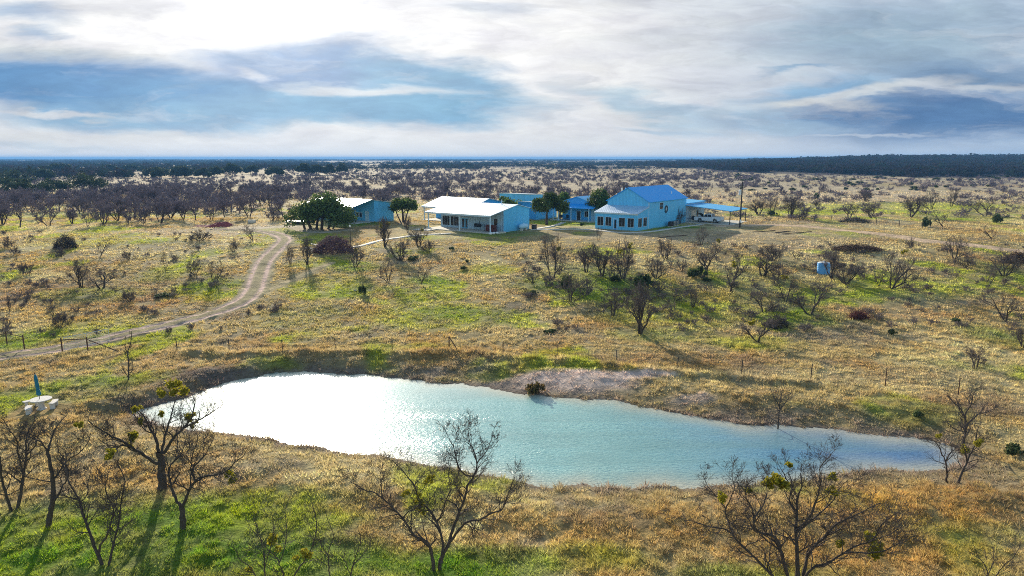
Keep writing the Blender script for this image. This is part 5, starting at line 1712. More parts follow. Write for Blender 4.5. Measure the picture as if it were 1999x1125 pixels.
# ------------------------------------------------------------------ far woodland
def woodland(name, n, seed, sampler, size, cols, label, nf=18):
    g = np.random.default_rng(seed)
    P = []
    while len(P) < n:
        q = sampler(g)
        if q is not None:
            P.append(q)
    P = np.array(P)
    z = land_z(P[:, 0], P[:, 1])
    d = np.hypot(P[:, 0], P[:, 1])
    hgt = size * (0.35 + 0.55 * g.random(n) + 0.7 * g.random(n) ** 5 + 0.5 * (fbm(P[:, 0] / 45, P[:, 1] / 90, 89, 3) - 0.4))
    wid = hgt * 0.75 * np.maximum(1, d / 900)
    D = g.normal(0, 1, (n, nf, 3)); D /= np.linalg.norm(D, axis=2)[..., None]
    rr = (0.45 + 0.55 * g.random((n, nf)))
    cen = np.stack([P[:, 0:1] + D[..., 0] * rr * wid[:, None], P[:, 1:2] + D[..., 1] * rr * wid[:, None],
                    z[:, None] + hgt[:, None] * (0.52 + 0.42 * D[..., 2] * rr)], 2)
    sh = (wid * 0.30)[:, None, None] * np.array([1, 1, 0]) + (hgt * 0.16)[:, None, None] * np.array([0, 0, 1])
    a = np.clip(g.normal(0, 1, (n, nf, 3)), -1.4, 1.4); b = np.clip(g.normal(0, 1, (n, nf, 3)), -1.4, 1.4)
    v = np.stack([cen + a * sh, cen + b * sh, cen - (a + b) * sh * 0.6], 2)
    ci = g.integers(0, len(cols), n)
    c = np.array(cols)[ci] * (0.7 + 0.6 * g.random((n, 1)))
    c = np.repeat(c, nf * 3, 0)
    o = mesh_np(name, v.reshape(-1, 3), np.arange(n * nf * 3).reshape(-1, 3), M['wood_far'], c)
    tag(o, label, 'woodland', kind='stuff')


def s_right(g):
    u = g.uniform(0.16, 0.98)
    near = np.interp(u, [0.16, 0.30, 0.45, 0.55, 0.76, 0.98], [1250, 640, 530, 500, 450, 420])
    near = near * (0.90 + 0.42 * fbm(np.array([u * 26.0]), np.array([3.3]), 88, 4)[0])
    y = near + (1700 - near) * g.random() ** 1.5
    if g.random() > 0.35 + 0.65 * fbm(np.array([u * y / 60]), np.array([y / 60]), 81, 3)[0] * 1.4:
        return None
    return (u * y, y)


def s_left(g):
    u = g.uniform(-0.98, -0.28)
    y = 480 + 1500 * g.random() ** 1.3
    if u > -0.55 and y < 700: return None
    if fbm(np.array([u * y / 90]), np.array([y / 90]), 83, 3)[0] < 0.42: return None
    return (u * y, y)


def s_mid(g):
    u = g.uniform(-0.45, 0.35)
    y = 860 + 900 * g.random() ** 1.2
    if fbm(np.array([u * y / 80]), np.array([y / 200]), 84, 3)[0] < 0.44: return None
    return (u * y, y)


def s_far(g):
    u = g.uniform(-1.0, 1.0)
    y = 1700 * (9000 / 1700) ** g.random()
    if fbm(np.array([u * y / 300]), np.array([y / 500]), 85, 3)[0] < 0.40: return None
    return (u * y, y)


woodland('woodland', 17000, 61, s_right, 5.0, [(0.036, 0.030, 0.030), (0.050, 0.038, 0.038), (0.030, 0.040, 0.020), (0.040, 0.030, 0.034)], 'dark thick wood covering the rising ridge beyond the pale field')
woodland('woodland', 4200, 62, s_left, 5.2, [(0.036, 0.036, 0.030), (0.028, 0.042, 0.020), (0.044, 0.034, 0.036)], 'dark woodland strip beyond the evergreen clump')
woodland('woodland', 3600, 63, s_mid, 4.6, [(0.036, 0.038, 0.028), (0.030, 0.044, 0.022), (0.05, 0.04, 0.04)], 'dark hedge like woodland strip beyond the pale pasture')
woodland('woodland', 9000, 64, s_far, 6.0, [(0.034, 0.040, 0.028), (0.040, 0.040, 0.032)], 'blue hazed plain of distant woods along the horizon')

# ------------------------------------------------------------------ fence, gate and yard things
def wire_fence():
    posts = [(346, 687, 23), (448, 690, 26), (552, 689, 24), (655, 688, 24), (766, 690, 27), (982, 694, 25), (1089, 702, 26),
             (1204, 712, 26), (1323, 719, 25), (1448, 729, 28), (1583, 738, 29), (1728, 753, 37), (1871, 768, 33)]
    o = thing('wire_fence', 'thin wire fence on slim steel posts along the bank above the pond', 'fence', spot(655, 688))
    off = o.location
    tops = []
    pts = [spot(172, 688)] + [spot(a, b) for a, b, c in posts[:5]] + [spot(877, 687)] + [spot(a, b) for a, b, c in posts[5:]] + [spot(2080, 795)]
    for (px, py, hp) in posts:
        p = spot(px, py); h = hp * p.y / F * 1.05
        q = p - off
        lean = rM.normal(0, 0.02)
        MB().tube([q + Vector((0, 0, -0.2)), q + Vector((lean, 0, h))], 0.040, 6).build('post', M['rust'] if px > 1700 else M['dark'], o)
    for hgt in (0.25, 0.55, 0.82, 1.08):
        m = MB()
        for a, b in zip(pts[:-1], pts[1:]):
            a2 = a - off + Vector((0, 0, hgt)); b2 = b - off + Vector((0, 0, hgt))
            mid = (a2 + b2) / 2 - Vector((0, 0, 0.02))
            m.tube([a2, mid, b2], 0.0065, 4, False)
        m.build('wire', M['wire'], o)
    # braced corner post
    c = spot(877, 687); h = 1.28
    q = c - off
    MB().tube([q + Vector((0, 0, -0.2)), q + Vector((0, 0, h))], 0.055, 8).build('post', M['rust'], o)
    e = spot(897, 690) - off
    MB().tube([q + Vector((0.02, 0, h - 0.06)), e + Vector((0, -0.6, 0.02))], 0.045, 8).build('brace', M['rust'], o)


wire_fence()


def gate_post_set():
    o = thing('gate_posts', 'dark pipe gate posts with top rail and slanting brace beside the track', 'fence', spot(122, 688))
    off = o.location
    a = spot(122, 688) - off; b = spot(172, 688) - off; e = spot(233, 688) - off
    h = 29 * spot(122, 688).y / F * 1.05
    for q in (a, b):
        MB().tube([q + Vector((0, 0, -0.3)), q + Vector((0, 0, h))], 0.06, 10).build('post', M['rust'], o)
    MB().tube([a + Vector((0, 0, h * 0.86)), b + Vector((0, 0, h * 0.86))], 0.04, 8).build('rail', M['rust'], o)
    MB().tube([b + Vector((0, 0, h * 0.84)), e + Vector((0, 0, 0.03))], 0.04, 8).build('brace', M['rust'], o)
    # the hinged pipe gate, standing open along the track
    g = thing('pipe_gate', 'pale galvanised pipe and mesh gate standing open along the track', 'gate', spot(127, 686))
    off = g.location
    p0 = spot(127, 686) - off; p1 = spot(214, 668) - off
    hz = h * 0.92
    fr = MB()
    up = Vector((0, 0, 1))
    z0 = 0.12
    for za in (z0, hz):
        fr.tube([p0 + up * za, p1 + up * za], 0.028, 8)
    for t in (0, 0.5, 1.0):
        q = p0.lerp(p1, t)
        fr.tube([q + up * z0, q + up * hz], 0.026, 8)
    fr.build('frame', M['galv'], g)
    me = MB()
    for k in range(1, 7):
        za = z0 + (hz - z0) * k / 7
        me.tube([p0 + up * za, p1 + up * za], 0.006, 4, False)
    for k in range(1, 24):
        q = p0.lerp(p1, k / 24)
        me.tube([q + up * z0, q + up * hz], 0.005, 4, False)
    me.build('mesh', M['galv'], g)
    # corner on the other side of the track
    c = thing('corner_braces', 'short braced corner of dark fence posts across the track', 'fence', spot(48, 683))
    off = c.location
    a = spot(48, 683) - off; b = spot(14, 673) - off; e = spot(-14, 664) - off
    h2 = 30 * spot(48, 683).y / F * 1.05
    for q in (a, b, e):
        MB().tube([q + up * -0.3, q + up * h2], 0.055, 10).build('post', M['rust'], c)
    MB().tube([a + up * h2 * 0.85, b + up * h2 * 0.85], 0.038, 8).build('rail', M['rust'], c)
    MB().tube([b + up * h2 * 0.85, e + up * 0.3], 0.038, 8).build('brace', M['rust'], c)


gate_post_set()


def picnic():
    tb = spot(82, 800)
    s = tb.y / F
    t = thing('stone_table', 'round white stone picnic table under the closed teal umbrella', 'table', tb, 0.25)
    zt = 0.78
    MB().lathe([(0.30, -0.05), (0.30, 0.06), (0.20, 0.16), (0.17, 0.40), (0.24, zt - 0.09), (0.30, zt - 0.07)], 20).build('pedestal', M['stone_white'], t, smooth=False)
    top = MB().lathe([(0.60, zt - 0.07), (0.66, zt - 0.05), (0.67, zt - 0.02), (0.65, zt)], 36).build('tabletop', M['stone_white'], t)
    u = thing('patio_umbrella', 'closed teal garden umbrella standing through the stone table', 'umbrella', tb + Vector((-0.06, 0, zt)), 0)
    # closed canopy: pleated and tied, slightly leaning
    mb = MB(); prof = [(0.02, 1.78), (0.07, 1.74), (0.13, 1.55), (0.14, 1.2), (0.135, 0.85), (0.11, 0.66), (0.15, 0.50), (0.17, 0.34), (0.13, 0.26)]
    k = 24
    for r, z in prof:
        for j in range(k):
            a = 2 * math.pi * j / k
            rr = 0.74 * r * (1 + 0.22 * math.cos(a * 8) * (0.3 + (1.8 - z) / 1.8))
            mb.v.append((-0.10 * z / 1.8 + rr * math.cos(a), rr * math.sin(a), z))
    for i in range(len(prof) - 1):
        for j in range(k):
            mb.f.append((i * k + j, (i + 1) * k + j, (i + 1) * k + (j + 1) % k, i * k + (j + 1) % k))
    mb.build('canopy', M['teal'], u, smooth=True)
    MB().tube([(0.0, 0, -0.05), (-0.10, 0, 1.84)], 0.02, 8).build('pole', M['dark'], u)
    MB().lathe([(0.03, 0.0), (0.045, 0.05), (0.01, 0.10)], 10, -0.10, 0).build('finial', M['black'], u).location.z = 1.80
    MB().lathe([(0.125, 0.62), (0.125, 0.67)], 16, -0.035, 0).build('tie', M['teal'], u)

    def bench(px, py, az, label, w=0.95):
        b = thing('stone_bench', label, 'bench', spot(px, py), az, 'curved stone benches round the picnic table')
        n = 14; R = 1.35; hw = 0.19
        mb = MB()
        aa = np.linspace(-w / 2 / R, w / 2 / R, n)
        vs = []
        for z in (0.36, 0.43):
            for a in aa:
                for r in (R - hw, R + hw):
                    vs.append((r * math.sin(a), r * math.cos(a) - R, z))
        q = 2 * n
        fs = []
        for i in range(n - 1):
            fs += [(2 * i, 2 * i + 1, 2 * i + 3, 2 * i + 2), (q + 2 * i, q + 2 * i + 2, q + 2 * i + 3, q + 2 * i + 1),
                   (2 * i, 2 * i + 2, q + 2 * i + 2, q + 2 * i), (2 * i + 1, q + 2 * i + 1, q + 2 * i + 3, 2 * i + 3)]
        fs += [(0, q, q + 1, 1), (2 * n - 2, 2 * n - 1, q + 2 * n - 1, q + 2 * n - 2)]
        mb.add(vs, fs).build('seat', M['stone_white'], b, bevel=0.02)
        for sgn in (-1, 1):
            a = sgn * w * 0.3 / R
            x, y = R * math.sin(a), R * math.cos(a) - R
            MB().box(x - 0.09, x + 0.09, y - 0.15, y + 0.15, -0.08, 0.357).build('leg', M['stone_white'], b, bevel=0.02)
    bench(56, 807, math.radians(118), 'curved stone bench on the picture edge side of the round table')
    bench(107, 797, math.radians(-75), 'curved stone bench on the pond side of the round table')
    bench(62, 793, math.radians(38), 'curved stone bench half hidden behind the round table')


picnic()


def rocks():
    for i, (px, py, w, lab) in enumerate([(1761, 859, 11, 'pale flat rock in the water edge'), (1818, 862, 14, 'largest pale boulder at the pond end'), (1804, 862, 9, 'grey boulder beside the largest pale one'),
                                          (1832, 858, 10, 'dark boulder under the pond end trees'), (1843, 853, 8, 'small rock up the bank at the pond end'), (694, 569, 9, 'flat white rock beside the yucca bush'),
                                          (1230, 456, 5, 'small white rock beside the sunroom walkway')]):
        p = spot(px, py); s = p.y / F
        g = np.random.default_rng(700 + i)
        bm_v = []; k, m = 12, 7
        for a in range(m):
            th = math.pi * a / (m - 1)
            for b in range(k):
                ph = 2 * math.pi * b / k
                r = 1 + g.normal(0, 0.10)
                bm_v.append((r * math.sin(th) * math.cos(ph), r * math.sin(th) * math.sin(ph) * 0.8, 0.55 * r * math.cos(th)))
        f = [(a * k + b, (a + 1) * k + b, (a + 1) * k + (b + 1) % k, a * k + (b + 1) % k) for a in range(m - 1) for b in range(k)]
        o = mesh_np('rock', np.array(bm_v) * w * s / 2, f, M['rock'])
        o.location = p + Vector((0, 0, w * s * 0.12)); o.rotation_euler = (0, 0, g.uniform(0, 6))
        tag(o, lab, 'rock')


rocks()


def pickup():
    # local: x forward, parked nose to the wing wall
    lx, ly = 20.6, -4.6
    loc = A.location + Vector((0.6 * lx - 0.8 * ly, 0.8 * lx + 0.6 * ly, 0.11))
    t = thing('pickup_truck', 'white crew cab pickup truck with raised hood parked under the carport', 'truck', loc, GA + math.pi / 2)
    W = 0.98
    def side(poly, y0, y1, name, mat, bev=0.05):
        return MB().extrude(poly, 'y', y0, y1).build(name, mat, t, bevel=bev)
    body = [(-2.95, 0.55), (-2.2, 0.5), (-2.14, 0.92), (-1.95, 1.05), (-1.45, 1.05), (-1.26, 0.92), (-1.2, 0.5), (1.2, 0.5), (1.26, 0.92), (1.45, 1.05), (1.95, 1.05), (2.14, 0.92), (2.2, 0.5), (2.9, 0.55),
            (2.95, 1.0), (2.85, 1.12), (1.15, 1.22), (-2.95, 1.25)]
    side(body, -W, W, 'body', M['paint'])
    cab = [(1.15, 1.215), (0.55, 1.86), (0.25, 1.92), (-0.85, 1.90), (-1.02, 1.245)]
    side(cab, -W * 0.90, W * 0.90, 'cab', M['paint'], 0.04)
    for sg in (-1, 1):
        y = sg * W * 0.905
        a, b = sorted((y, y + sg * 0.012))
        MB().extrude([(0.93, 1.28), (0.48, 1.78), (0.05, 1.80), (0.05, 1.28)], 'y', a, b).build('window', M['glass'], t)
        MB().extrude([(-0.03, 1.28), (-0.03, 1.80), (-0.72, 1.79), (-0.86, 1.28)], 'y', a, b).build('window', M['glass'], t)
    MB().add([(1.13, -0.78, 1.27), (1.13, 0.78, 1.27), (0.60, 0.72, 1.83), (0.60, -0.72, 1.83)], [(0, 1, 2, 3)]).build('windscreen', M['glass'], t).location = (0.02, 0, 0.01)
    MB().add([(-1.04, -0.74, 1.32), (-1.04, 0.74, 1.32), (-0.90, 0.7, 1.84), (-0.90, -0.7, 1.84)], [(0, 3, 2, 1)]).build('rear_window', M['glass'], t)
    MB().box(-2.85, -1.1, -0.80, 0.80, 1.252, 1.262).build('bed', M['black'], t)
    for sg in (-1, 1):
        MB().box(-2.95, -1.05, sg * 0.9 - 0.07, sg * 0.9 + 0.07, 1.253, 1.36).build('bed_rail', M['paint'], t, bevel=0.02)
    MB().box(-3.02, -2.955, -0.85, 0.85, 0.72, 1.36).build('tailgate', M['paint'], t, bevel=0.02)
    MB().box(-3.12, -2.96, -0.95, 0.95, 0.46, 0.68).build('bumper', M['steel'], t, bevel=0.03)
    MB().box(2.955, 3.08, -0.95, 0.95, 0.46, 0.72).build('bumper', M['steel'], t, bevel=0.03)
    MB().box(2.95, 2.985, -0.55, 0.55, 0.75, 1.05).build('grille', M['black'], t)
    # hood standing open
    MB().add([(1.2, -0.85, 1.26), (1.2, 0.85, 1.26), (2.2, 0.80, 2.0), (2.2, -0.80, 2.0), (1.24, -0.85, 1.21), (1.24, 0.85, 1.21), (2.24, 0.80, 1.95), (2.24, -0.80, 1.95)],
             [(0, 1, 2, 3), (7, 6, 5, 4), (0, 4, 5, 1), (1, 5, 6, 2), (2, 6, 7, 3), (3, 7, 4, 0)]).build('hood', M['dark'], t)
    for sg in (-1, 1):
        MB().box(2.94, 2.99, sg * 0.74 - 0.16, sg * 0.74 + 0.16, 0.82, 1.02).build('headlight', M['white'], t)
        MB().box(-2.99, -2.945, sg * 0.90 - 0.07, sg * 0.90 + 0.07, 0.85, 1.2).build('tail_light', M['amber'], t)
        MB().box(0.85, 1.0, sg * 1.1 - 0.1, sg * 1.1 + 0.1, 1.22, 1.42).build('mirror', M['black'], t, bevel=0.03)
        for x in (-1.7, 1.7):
            w = MB()
            prof = [(0.22, -0.11), (0.36, -0.13), (0.40, -0.09), (0.40, 0.09), (0.36, 0.13), (0.22, 0.11)]
            k = 22; b0 = 0
            for r, yy in prof:
                for j in range(k):
                    a = 2 * math.pi * j / k
                    w.v.append((x + r * math.cos(a), sg * 0.86 + yy, 0.40 + r * math.sin(a)))
            for i in range(len(prof)):
                i2 = (i + 1) % len(prof)
                for j in range(k):
                    w.f.append((i * k + j, i * k + (j + 1) % k, i2 * k + (j + 1) % k, i2 * k + j))
            wo = w.build('wheel', M['black'], t, smooth=False)
            MB().tube([(x, sg * 0.86 - 0.09, 0.40), (x, sg * 0.86 + 0.09, 0.40)], 0.225, 16).build('rim', M['steel'], wo)


pickup()


def utility_pole(px, py, top_px, label, can_side=-1, cross=True):
    p = spot(px, py)
    h = H - p.z + p.y * (ray(px, top_px)[2] / ray(px, top_px)[1])
    o = thing('utility_pole', label, 'utility pole', p, 0.3)
    MB().tube([(0, 0, -0.5), (0.02, 0, h * 0.5), (0.0, 0, h)], [0.17, 0.15, 0.11], 10).build('pole', M['dark'], o)
    MB().lathe([(0.05, h - 2.75), (0.26, h - 2.7), (0.27, h - 1.75), (0.20, h - 1.65), (0.05, h - 1.6)], 14, can_side * 0.45, 0).build('transformer', M['white'], o)
    MB().tube([(can_side * 0.45, 0, h - 1.62), (can_side * 0.42, 0, h - 1.25)], 0.04, 8).build('bushing', M['dark'], o)
    MB().box(-0.7, 0.7, -0.06, 0.06, h - 0.75, h - 0.63).build('crossarm', M['dark'], o)
    for x in (-0.6, 0.0, 0.6):
        MB().lathe([(0.03, h - 0.625), (0.06, h - 0.55), (0.04, h - 0.47)], 8, x, 0).build('insulator', M['white'], o)
    MB().box(-0.16, 0.10, -0.28, -0.16, 1.1, 1.7).build('meter_box', M['white'], o)
    return p, h


P1, h1 = utility_pole(1444, 443, 354, 'tall dark utility pole with white transformer in front of the carport')
pB = ground(1216, 402)
P2, h2 = utility_pole(1216, 402, 355, 'distant utility pole with transformer rising behind the barn house roof')
mw = MB()
for dx in (-0.6, 0.6):
    a = P1 + Vector((dx, 0, h1 - 0.45)); b = P2 + Vector((dx, 0, h2 - 0.45))
    pts = []
    for k in range(13):
        t = k / 12
        q = a.lerp(b, t); q.z -= 1.1 * 4 * t * (1 - t)
        pts.append(q)
    mw.tube(pts, 0.012, 4, False)
tag(mw.build('power_line', M['steel']), 'thin power wires strung between the two utility poles', 'wires')


def small_things():
    # lamp post by the path end
    p = spot(685, 486)
    o = thing('lamp_post', 'thin dark lamp post with white head at the end of the concrete path', 'lamp post', p)
    h = 43 * p.y / F
    MB().tube([(0, 0, -0.2), (0, 0, h)], 0.045, 8).build('pole', M['dark'], o)
    MB().lathe([(0.05, h), (0.14, h + 0.06), (0.16, h + 0.28), (0.05, h + 0.36)], 10).build('lamp_head', M['white'], o)
    # square white tank in the grove
    p = spot(1607, 533)
    o = thing('water_tank', 'squat round pale blue water tank among bare trees', 'tank', p, 0.25)
    w = 25 * p.y / F / 2 * 0.97; hh = 22 * p.y / F
    prof = [(w * 0.98, -0.05)]
    for k in range(6):
        z0 = 0.05 + (hh - 0.12) * k / 6; z1 = 0.05 + (hh - 0.12) * (k + 1) / 6
        prof += [(w, z0), (w, z1 - 0.05), (w * 0.975, z1 - 0.03), (w * 0.975, z1 - 0.01)]
    prof += [(w * 0.97, hh - 0.06), (w * 0.85, hh), (w * 0.30, hh + 0.10)]
    MB().lathe(prof, 32).build('tank_body', M['tank_blue'], o)
    MB().lathe([(w * 0.96, hh - 0.057), (w * 0.85, hh + 0.004), (w * 0.30, hh + 0.104), (0.02, hh + 0.11)], 32).build('tank_top', M['white'], o)
    MB().lathe([(0.22, hh + 0.09), (0.22, hh + 0.17), (0.18, hh + 0.19)], 16).build('lid', M['white'], o)
    # propane tank by the gable
    def wallpt(b, lx, ly):
        return b.location + Vector((0.6 * lx - 0.8 * ly, 0.8 * lx + 0.6 * ly, 0))
    o = thing('propane_tank', 'pale rounded propane tank lying beside the porch house gable', 'tank', wallpt(B, 9.2, -1.0), GA)
    prof = [(0.02, -1.25), (0.28, -1.2), (0.45, -1.05), (0.5, -0.85), (0.5, 0.85), (0.45, 1.05), (0.28, 1.2), (0.02, 1.25)]
    m = MB().lathe(prof, 22)
    m.v = [(z, y, x + 0.78) for x, y, z in m.v]
    m.build('tank_body', M['tank'], o, smooth=True)
    for x in (-0.7, 0.7):
        MB().box(x - 0.12, x + 0.12, -0.3, 0.3, -0.1, 0.34).build('foot', M['concrete'], o)
    MB().lathe([(0.16, 1.26), (0.17, 1.42), (0.10, 1.48)], 12).build('valve_dome', M['tank'], o)
    o = thing('cabinet', 'dark utility cabinet standing past the propane tank', 'cabinet', wallpt(B, 12.0, -1.6), GA)
    MB().box(-0.45, 0.45, -0.35, 0.35, -0.1, 0.95).build('cabinet_body', M['dark'], o, bevel=0.03); MB().box(-0.5, 0.5, -0.4, 0.4, 0.952, 1.0).build('lid', M['black'], o)
    # firewood rack, grill and bags under the porch
    o = thing('firewood_rack', 'rack stacked with dark red firewood on the porch corner', 'firewood', wallpt(B, 2.3, 0.75) + Vector((0, 0, 0.14)), GA)
    g = np.random.default_rng(77)
    k = 0
    for r_ in range(8):
        for c_ in range(13):
            y = -0.05 + c_ * 0.165 + (r_ % 2) * 0.08; z = 0.16 + r_ * 0.15
            MB().tube([(-0.42 + g.normal(0, .03), y, z), (0.42 + g.normal(0, .03), y, z)], 0.08 * g.uniform(0.8, 1.0), 7).build('log', M['redwood'], o)
    fr = MB()
    for y in (-0.2, 2.3):
        for x in (-0.35, 0.35):
            fr.box(x - 0.03, x + 0.03, y - 0.03, y + 0.03, 0, 1.45)
    fr.box(-0.4, 0.4, -0.2, 2.3, 0.02, 0.07)
    fr.build('rack', M['dark'], o)
    for i in range(3):
        o = thing('sandbag', ['white sack nearest the porch corner post', 'white sack in the middle of three by the porch edge', 'white sack closest to the gable wall'][i], 'sack', wallpt(B, -0.9 + i * 0.8, -0.75 - 0.1 * i), GA + 0.5 * i, 'white sacks by the porch')
        m = MB()
        nn = 12
        for a in range(7):
            th = math.pi * a / 6
            for b in range(nn):
                ph = 2 * math.pi * b / nn
                sx = math.copysign(abs(math.cos(ph)) ** 0.6, math.cos(ph)); sy = math.copysign(abs(math.sin(ph)) ** 0.6, math.sin(ph))
                m.v.append((0.42 * math.sin(th) ** 0.6 * sx, 0.27 * math.sin(th) ** 0.6 * sy, 0.20 + 0.22 * math.cos(th)))
        m.f = [(a * nn + b, (a + 1) * nn + b, (a + 1) * nn + (b + 1) % nn, a * nn + (b + 1) % nn) for a in range(6) for b in range(nn)]
        m.build('sack', M['white'], o, smooth=True)
    o = thing('barbecue_grill', 'dark barrel barbecue on the long porch', 'barbecue', wallpt(B, 3.0, 5.6) + Vector((0, 0, 0.14)), GA + math.pi / 2)
    m = MB().lathe([(0.05, -0.7), (0.34, -0.68), (0.36, 0.68), (0.05, 0.7)], 16); m.v = [(z, y, x + 0.95) for x, y, z in m.v]
    m.build('barrel', M['black'], o, smooth=False)
    for x in (-0.55, 0.55):
        for y in (-0.25, 0.25):
            MB().tube([(x, y, 0), (x, y * 0.8, 0.75)], 0.03, 6).build('leg', M['black'], o)
    MB().box(-0.4, 0.4, -0.58, -0.34, 0.90, 0.93).build('shelf', M['dark'], o)
    MB().tube([(-0.5, 0, 1.3), (-0.5, 0, 1.75)], 0.06, 8).build('chimney', M['black'], o)
    # ring on the barn wall
    o = thing('wall_wreath', 'dark round wreath ring hanging high on the barn long wall', 'wreath', wallpt(A, 8.2, -0.07) + Vector((0, 0, 3.55)), GA)
    m = MB(); k, n = 8, 32
    for i in range(n):
        a = 2 * math.pi * i / n
        for j in range(k):
            b = 2 * math.pi * j / k
            r = 0.62 + 0.14 * math.cos(b) * (1 + 0.15 * math.sin(i * 5))
            m.v.append((r * math.cos(a), 0.06 * math.sin(b), r * math.sin(a) * 1.05))
    for i in range(n):
        for j in range(k):
            m.f.append((i * k + j, i * k + (j + 1) % k, ((i + 1) % n) * k + (j + 1) % k, ((i + 1) % n) * k + j))
    m.build('ring', M['dark'], o, smooth=True)
    MB().lathe([(0.02, -0.38), (0.16, -0.3), (0.2, 0), (0.16, 0.3), (0.02, 0.38)], 12).build('ornament', M['steel'], o).scale = (1, 0.25, 1)
    # air conditioners along the long wall
    for i in range(3):
        o = thing('air_conditioner', ['dark air conditioner nearest the bare wall shrub', 'middle air conditioner of the three at the barn wall', 'air conditioner nearest the carport at the barn wall'][i], 'air conditioner',
                  wallpt(A, 8.3 + i * 1.45, -1.1), GA, 'air conditioners along the barn wall')
        MB().box(-0.5, 0.5, -0.42, 0.42, -0.1, 0.05).build('pad', M['concrete'], o)
        MB().box(-0.45, 0.45, -0.38, 0.38, 0.052, 1.0).build('case', M['steel'] if i else M['dark'], o, bevel=0.03)
        MB().lathe([(0.32, 1.002), (0.32, 1.03), (0.05, 1.04)], 16).build('fan_guard', M['black'], o)
        gr = MB()
        for q in range(9):
            gr.box(-0.40, 0.40, -0.395, -0.382, 0.15 + q * 0.09, 0.18 + q * 0.09)
        gr.build('grille', M['black'], o)
    # smoker and rack near the carport door
    o = thing('smoker', 'black round smoker standing by the carport door wall', 'barbecue', wallpt(A, 20.2, -1.2) + Vector((0, 0, 0.1)), GA)
    MB().lathe([(0.1, 0.35), (0.42, 0.5), (0.48, 0.85), (0.42, 1.15), (0.1, 1.32)], 18).build('kettle', M['black'], o, smooth=False)
    for a in range(3):
        x, y = 0.3 * math.cos(a * 2.1), 0.3 * math.sin(a * 2.1)
        MB().tube([(x * 1.2, y * 1.2, 0), (x, y, 0.55)], 0.025, 6).build('leg', M['steel'], o)
    MB().tube([(0, 0, 1.3), (0, 0, 1.42)], 0.03, 6).build('handle', M['steel'], o)
    o = thing('yard_railing', 'short dark railing on the grass by the barn wall end', 'railing', wallpt(A, 16.6, -1.0), GA)
    for q in range(5):
        MB().tube([(q * 0.6, 0, -0.1), (q * 0.6, 0, 1.0)], 0.025, 6).build('baluster', M['dark'], o)
    MB().tube([(0, 0, 1.0), (2.4, 0, 1.0)], 0.025, 6).build('rail', M['dark'], o)
    # trailer by the oak
    p = spot(580, 437)
    o = thing('flatbed_trailer', 'low white flatbed trailer with upright stakes behind the great oak', 'trailer', p, 0.0)
    MB().box(-2.2, 2.4, -1.0, 1.0, 0.62, 0.74).build('deck', M['white'], o)
    MB().box(-2.2, 2.4, -0.9, 0.9, 0.42, 0.615).build('frame', M['steel'], o)
    for x in (-2.15, -0.7, 0.8, 2.3):
        MB().box(x - 0.05, x + 0.05, 0.93, 1.06, 0.742, 1.35).build('stake', M['white'], o)
    for x in (-0.5, 0.5):
        for sg in (-1, 1):
            MB().tube([(x, sg * 0.95 - 0.1, 0.32), (x, sg * 0.95 + 0.1, 0.32)], 0.34, 14).build('wheel', M['black'], o)
    MB().tube([(-2.2, 0, 0.5), (-3.3, 0, 0.45)], 0.05, 6).build('tongue', M['steel'], o)
    # red soil and lumber
    p = spot(415, 441); s = p.y / F
    g = np.random.default_rng(88)
    m = MB(); nx, ny = 34, 12
    for i in range(nx):
        for j in range(ny):
            x = -1 + 2 * i / (nx - 1); y = -1 + 2 * j / (ny - 1)
            e = max(0, 1 - x * x) * max(0, 1 - y * y)
            z = (0.62 + 0.38 * math.sin(x * 2.4 - 0.6)) * e ** 0.45 * 13.0 * s * (0.8 + 0.4 * g.random()) - 0.05
            m.v.append((x * 36 * s, y * 2.2, z))
    m.f = [(i * ny + j, (i + 1) * ny + j, (i + 1) * ny + j + 1, i * ny + j + 1) for i in range(nx - 1) for j in range(ny - 1)]
    o = m.build('soil_mound', M['soil']); o.location = p
    tag(o, 'long mound of dark red soil before the front row of the bare grove', 'soil mound')
    p = spot(492, 435)
    o = thing('brick_pallet', 'low pallet of pale pink bricks past the red soil mound', 'bricks', p, 0.1)
    MB().box(-0.8, 0.8, -0.5, 0.5, -0.05, 0.14).build('pallet', M['dark'], o); MB().box(-0.75, 0.75, -0.46, 0.46, 0.142, 0.7).build('bricks', M['concrete'], o, bevel=0.03)
    for i, (px, py, rz, lab) in enumerate([(624, 482, 0.5, 'pale sawn plank tilted up on the brush pile'), (612, 487, -0.2, 'pale sawn plank lying flat by the brush pile'), (618, 490, 0.15, 'pale sawn plank lowest beside the brush pile')]):
        p = spot(px, py)
        o = MB().box(-1.2, 1.2, -0.16, 0.16, 0.0, 0.09).build('lumber_plank', M['stone_white']); o.location = p + Vector((0, -0.8, 0.5 - 0.18 * i)); o.rotation_euler = (0.1, 0.25 - 0.15 * i, rz)
        tag(o, lab, 'plank')
    for i, (x0, y0, x1, y1, lab) in enumerate([(1468, 452, 1507, 449, 'rusty pipe standing in for a shadow streak nearest the carport on the dry yard'), (1512, 453, 1536, 450, 'short rusty pipe standing in for a shadow streak in the middle of the dry yard'), (1526, 455.5, 1578, 452, 'longest rusty pipe standing in for a shadow streak on the dry yard'),
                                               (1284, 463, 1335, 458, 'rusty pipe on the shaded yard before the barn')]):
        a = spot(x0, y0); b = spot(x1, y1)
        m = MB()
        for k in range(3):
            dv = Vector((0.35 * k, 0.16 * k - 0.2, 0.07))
            m.tube([a - a + dv, b - a + dv], 0.055, 8)
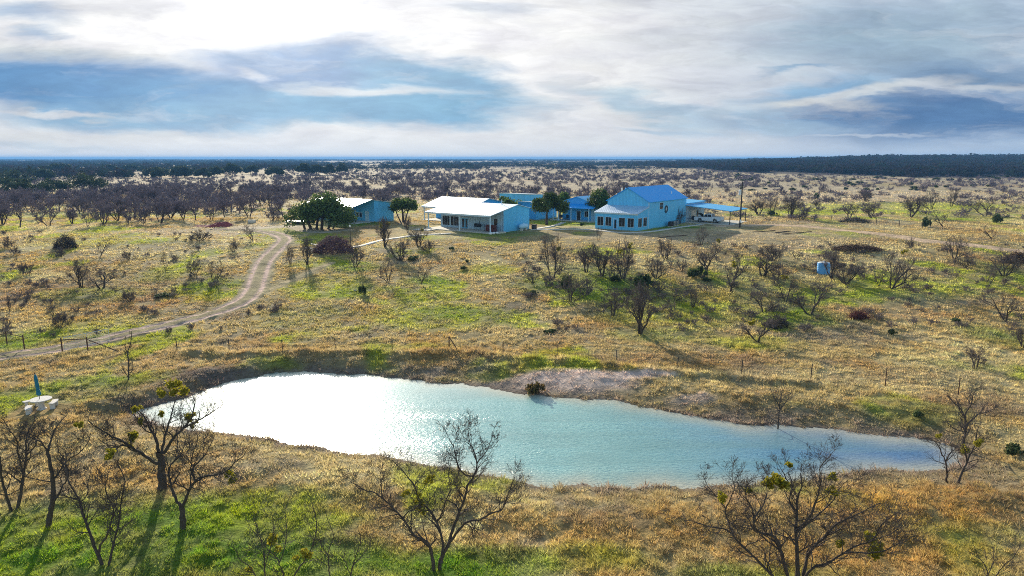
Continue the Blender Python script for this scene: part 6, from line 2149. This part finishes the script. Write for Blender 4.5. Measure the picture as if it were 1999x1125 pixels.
        o = m.build('shadow_and_scrap_rods', M['rust']); o.location = a  # dark rods stand in for shadow streaks by the carport; barn bundle is scrap
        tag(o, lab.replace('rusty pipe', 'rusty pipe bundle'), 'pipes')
    # far field fence along the gravel road
    o = thing('field_fence', 'sparse wooden post fence along the field beyond the gravel road', 'fence', spot(1560, 431))
    off = o.location
    pp = [(1520, 428.5), (1560, 430.5), (1590, 431.5), (1622, 433), (1665, 436), (1710, 439), (1755, 442), (1800, 446)]
    vs = [spot(a, b) - off for a, b in pp]
    for q in vs:
        MB().tube([q + Vector((0, 0, -0.2)), q + Vector((0, 0, 1.35))], 0.06, 6).build('post', M['dark'], o)
    for z in (0.5, 0.9, 1.25):
        m = MB()
        for a, b in zip(vs[:-1], vs[1:]):
            m.tube([a + Vector((0, 0, z)), b + Vector((0, 0, z))], 0.008, 4, False)
        m.build('wire', M['steel'], o)
    # porch table and chairs at the cottage
    for i, yy in enumerate((7.2, 8.9)):
        o = thing('porch_chair', ['dark porch chair nearer the cottage door', 'dark porch chair farther from the cottage door'][i], 'chair', wallpt(Fc, 1.5, yy - 0.5) + Vector((0, 0, 0.12)), GA + math.pi, 'chairs on the cottage porch')
        MB().box(-0.3, 0.3, -0.32, 0.32, 0.38, 0.46).build('seat', M['black'], o)
        MB().box(-0.36, -0.28, -0.32, 0.32, 0.462, 1.1).build('backrest', M['black'], o)
        for x in (-0.27, 0.27):
            for y in (-0.28, 0.28):
                MB().box(x - 0.03, x + 0.03, y - 0.03, y + 0.03, 0, 0.379).build('leg', M['black'], o)


small_things()


# ------------------------------------------------------------------ air between the viewer and the far plain
def haze():
    m = bpy.data.materials.new('blue_air'); m.use_nodes = True
    t = NT(m.node_tree)
    vol = t.n('ShaderNodeVolumePrincipled', ins={'Color': (0.20, 0.50, 1.0, 1), 'Density': 0.00017, 'Anisotropy': 0.0})
    t.n('ShaderNodeOutputMaterial', ins={'Volume': vol.outputs[0]})
    R = 16500
    o = MB().box(-R, R, -R, R, -6.5, 28.0).build('haze', m)
    tag(o, 'thin blue haze over the far plain', 'haze', kind='stuff')


haze()
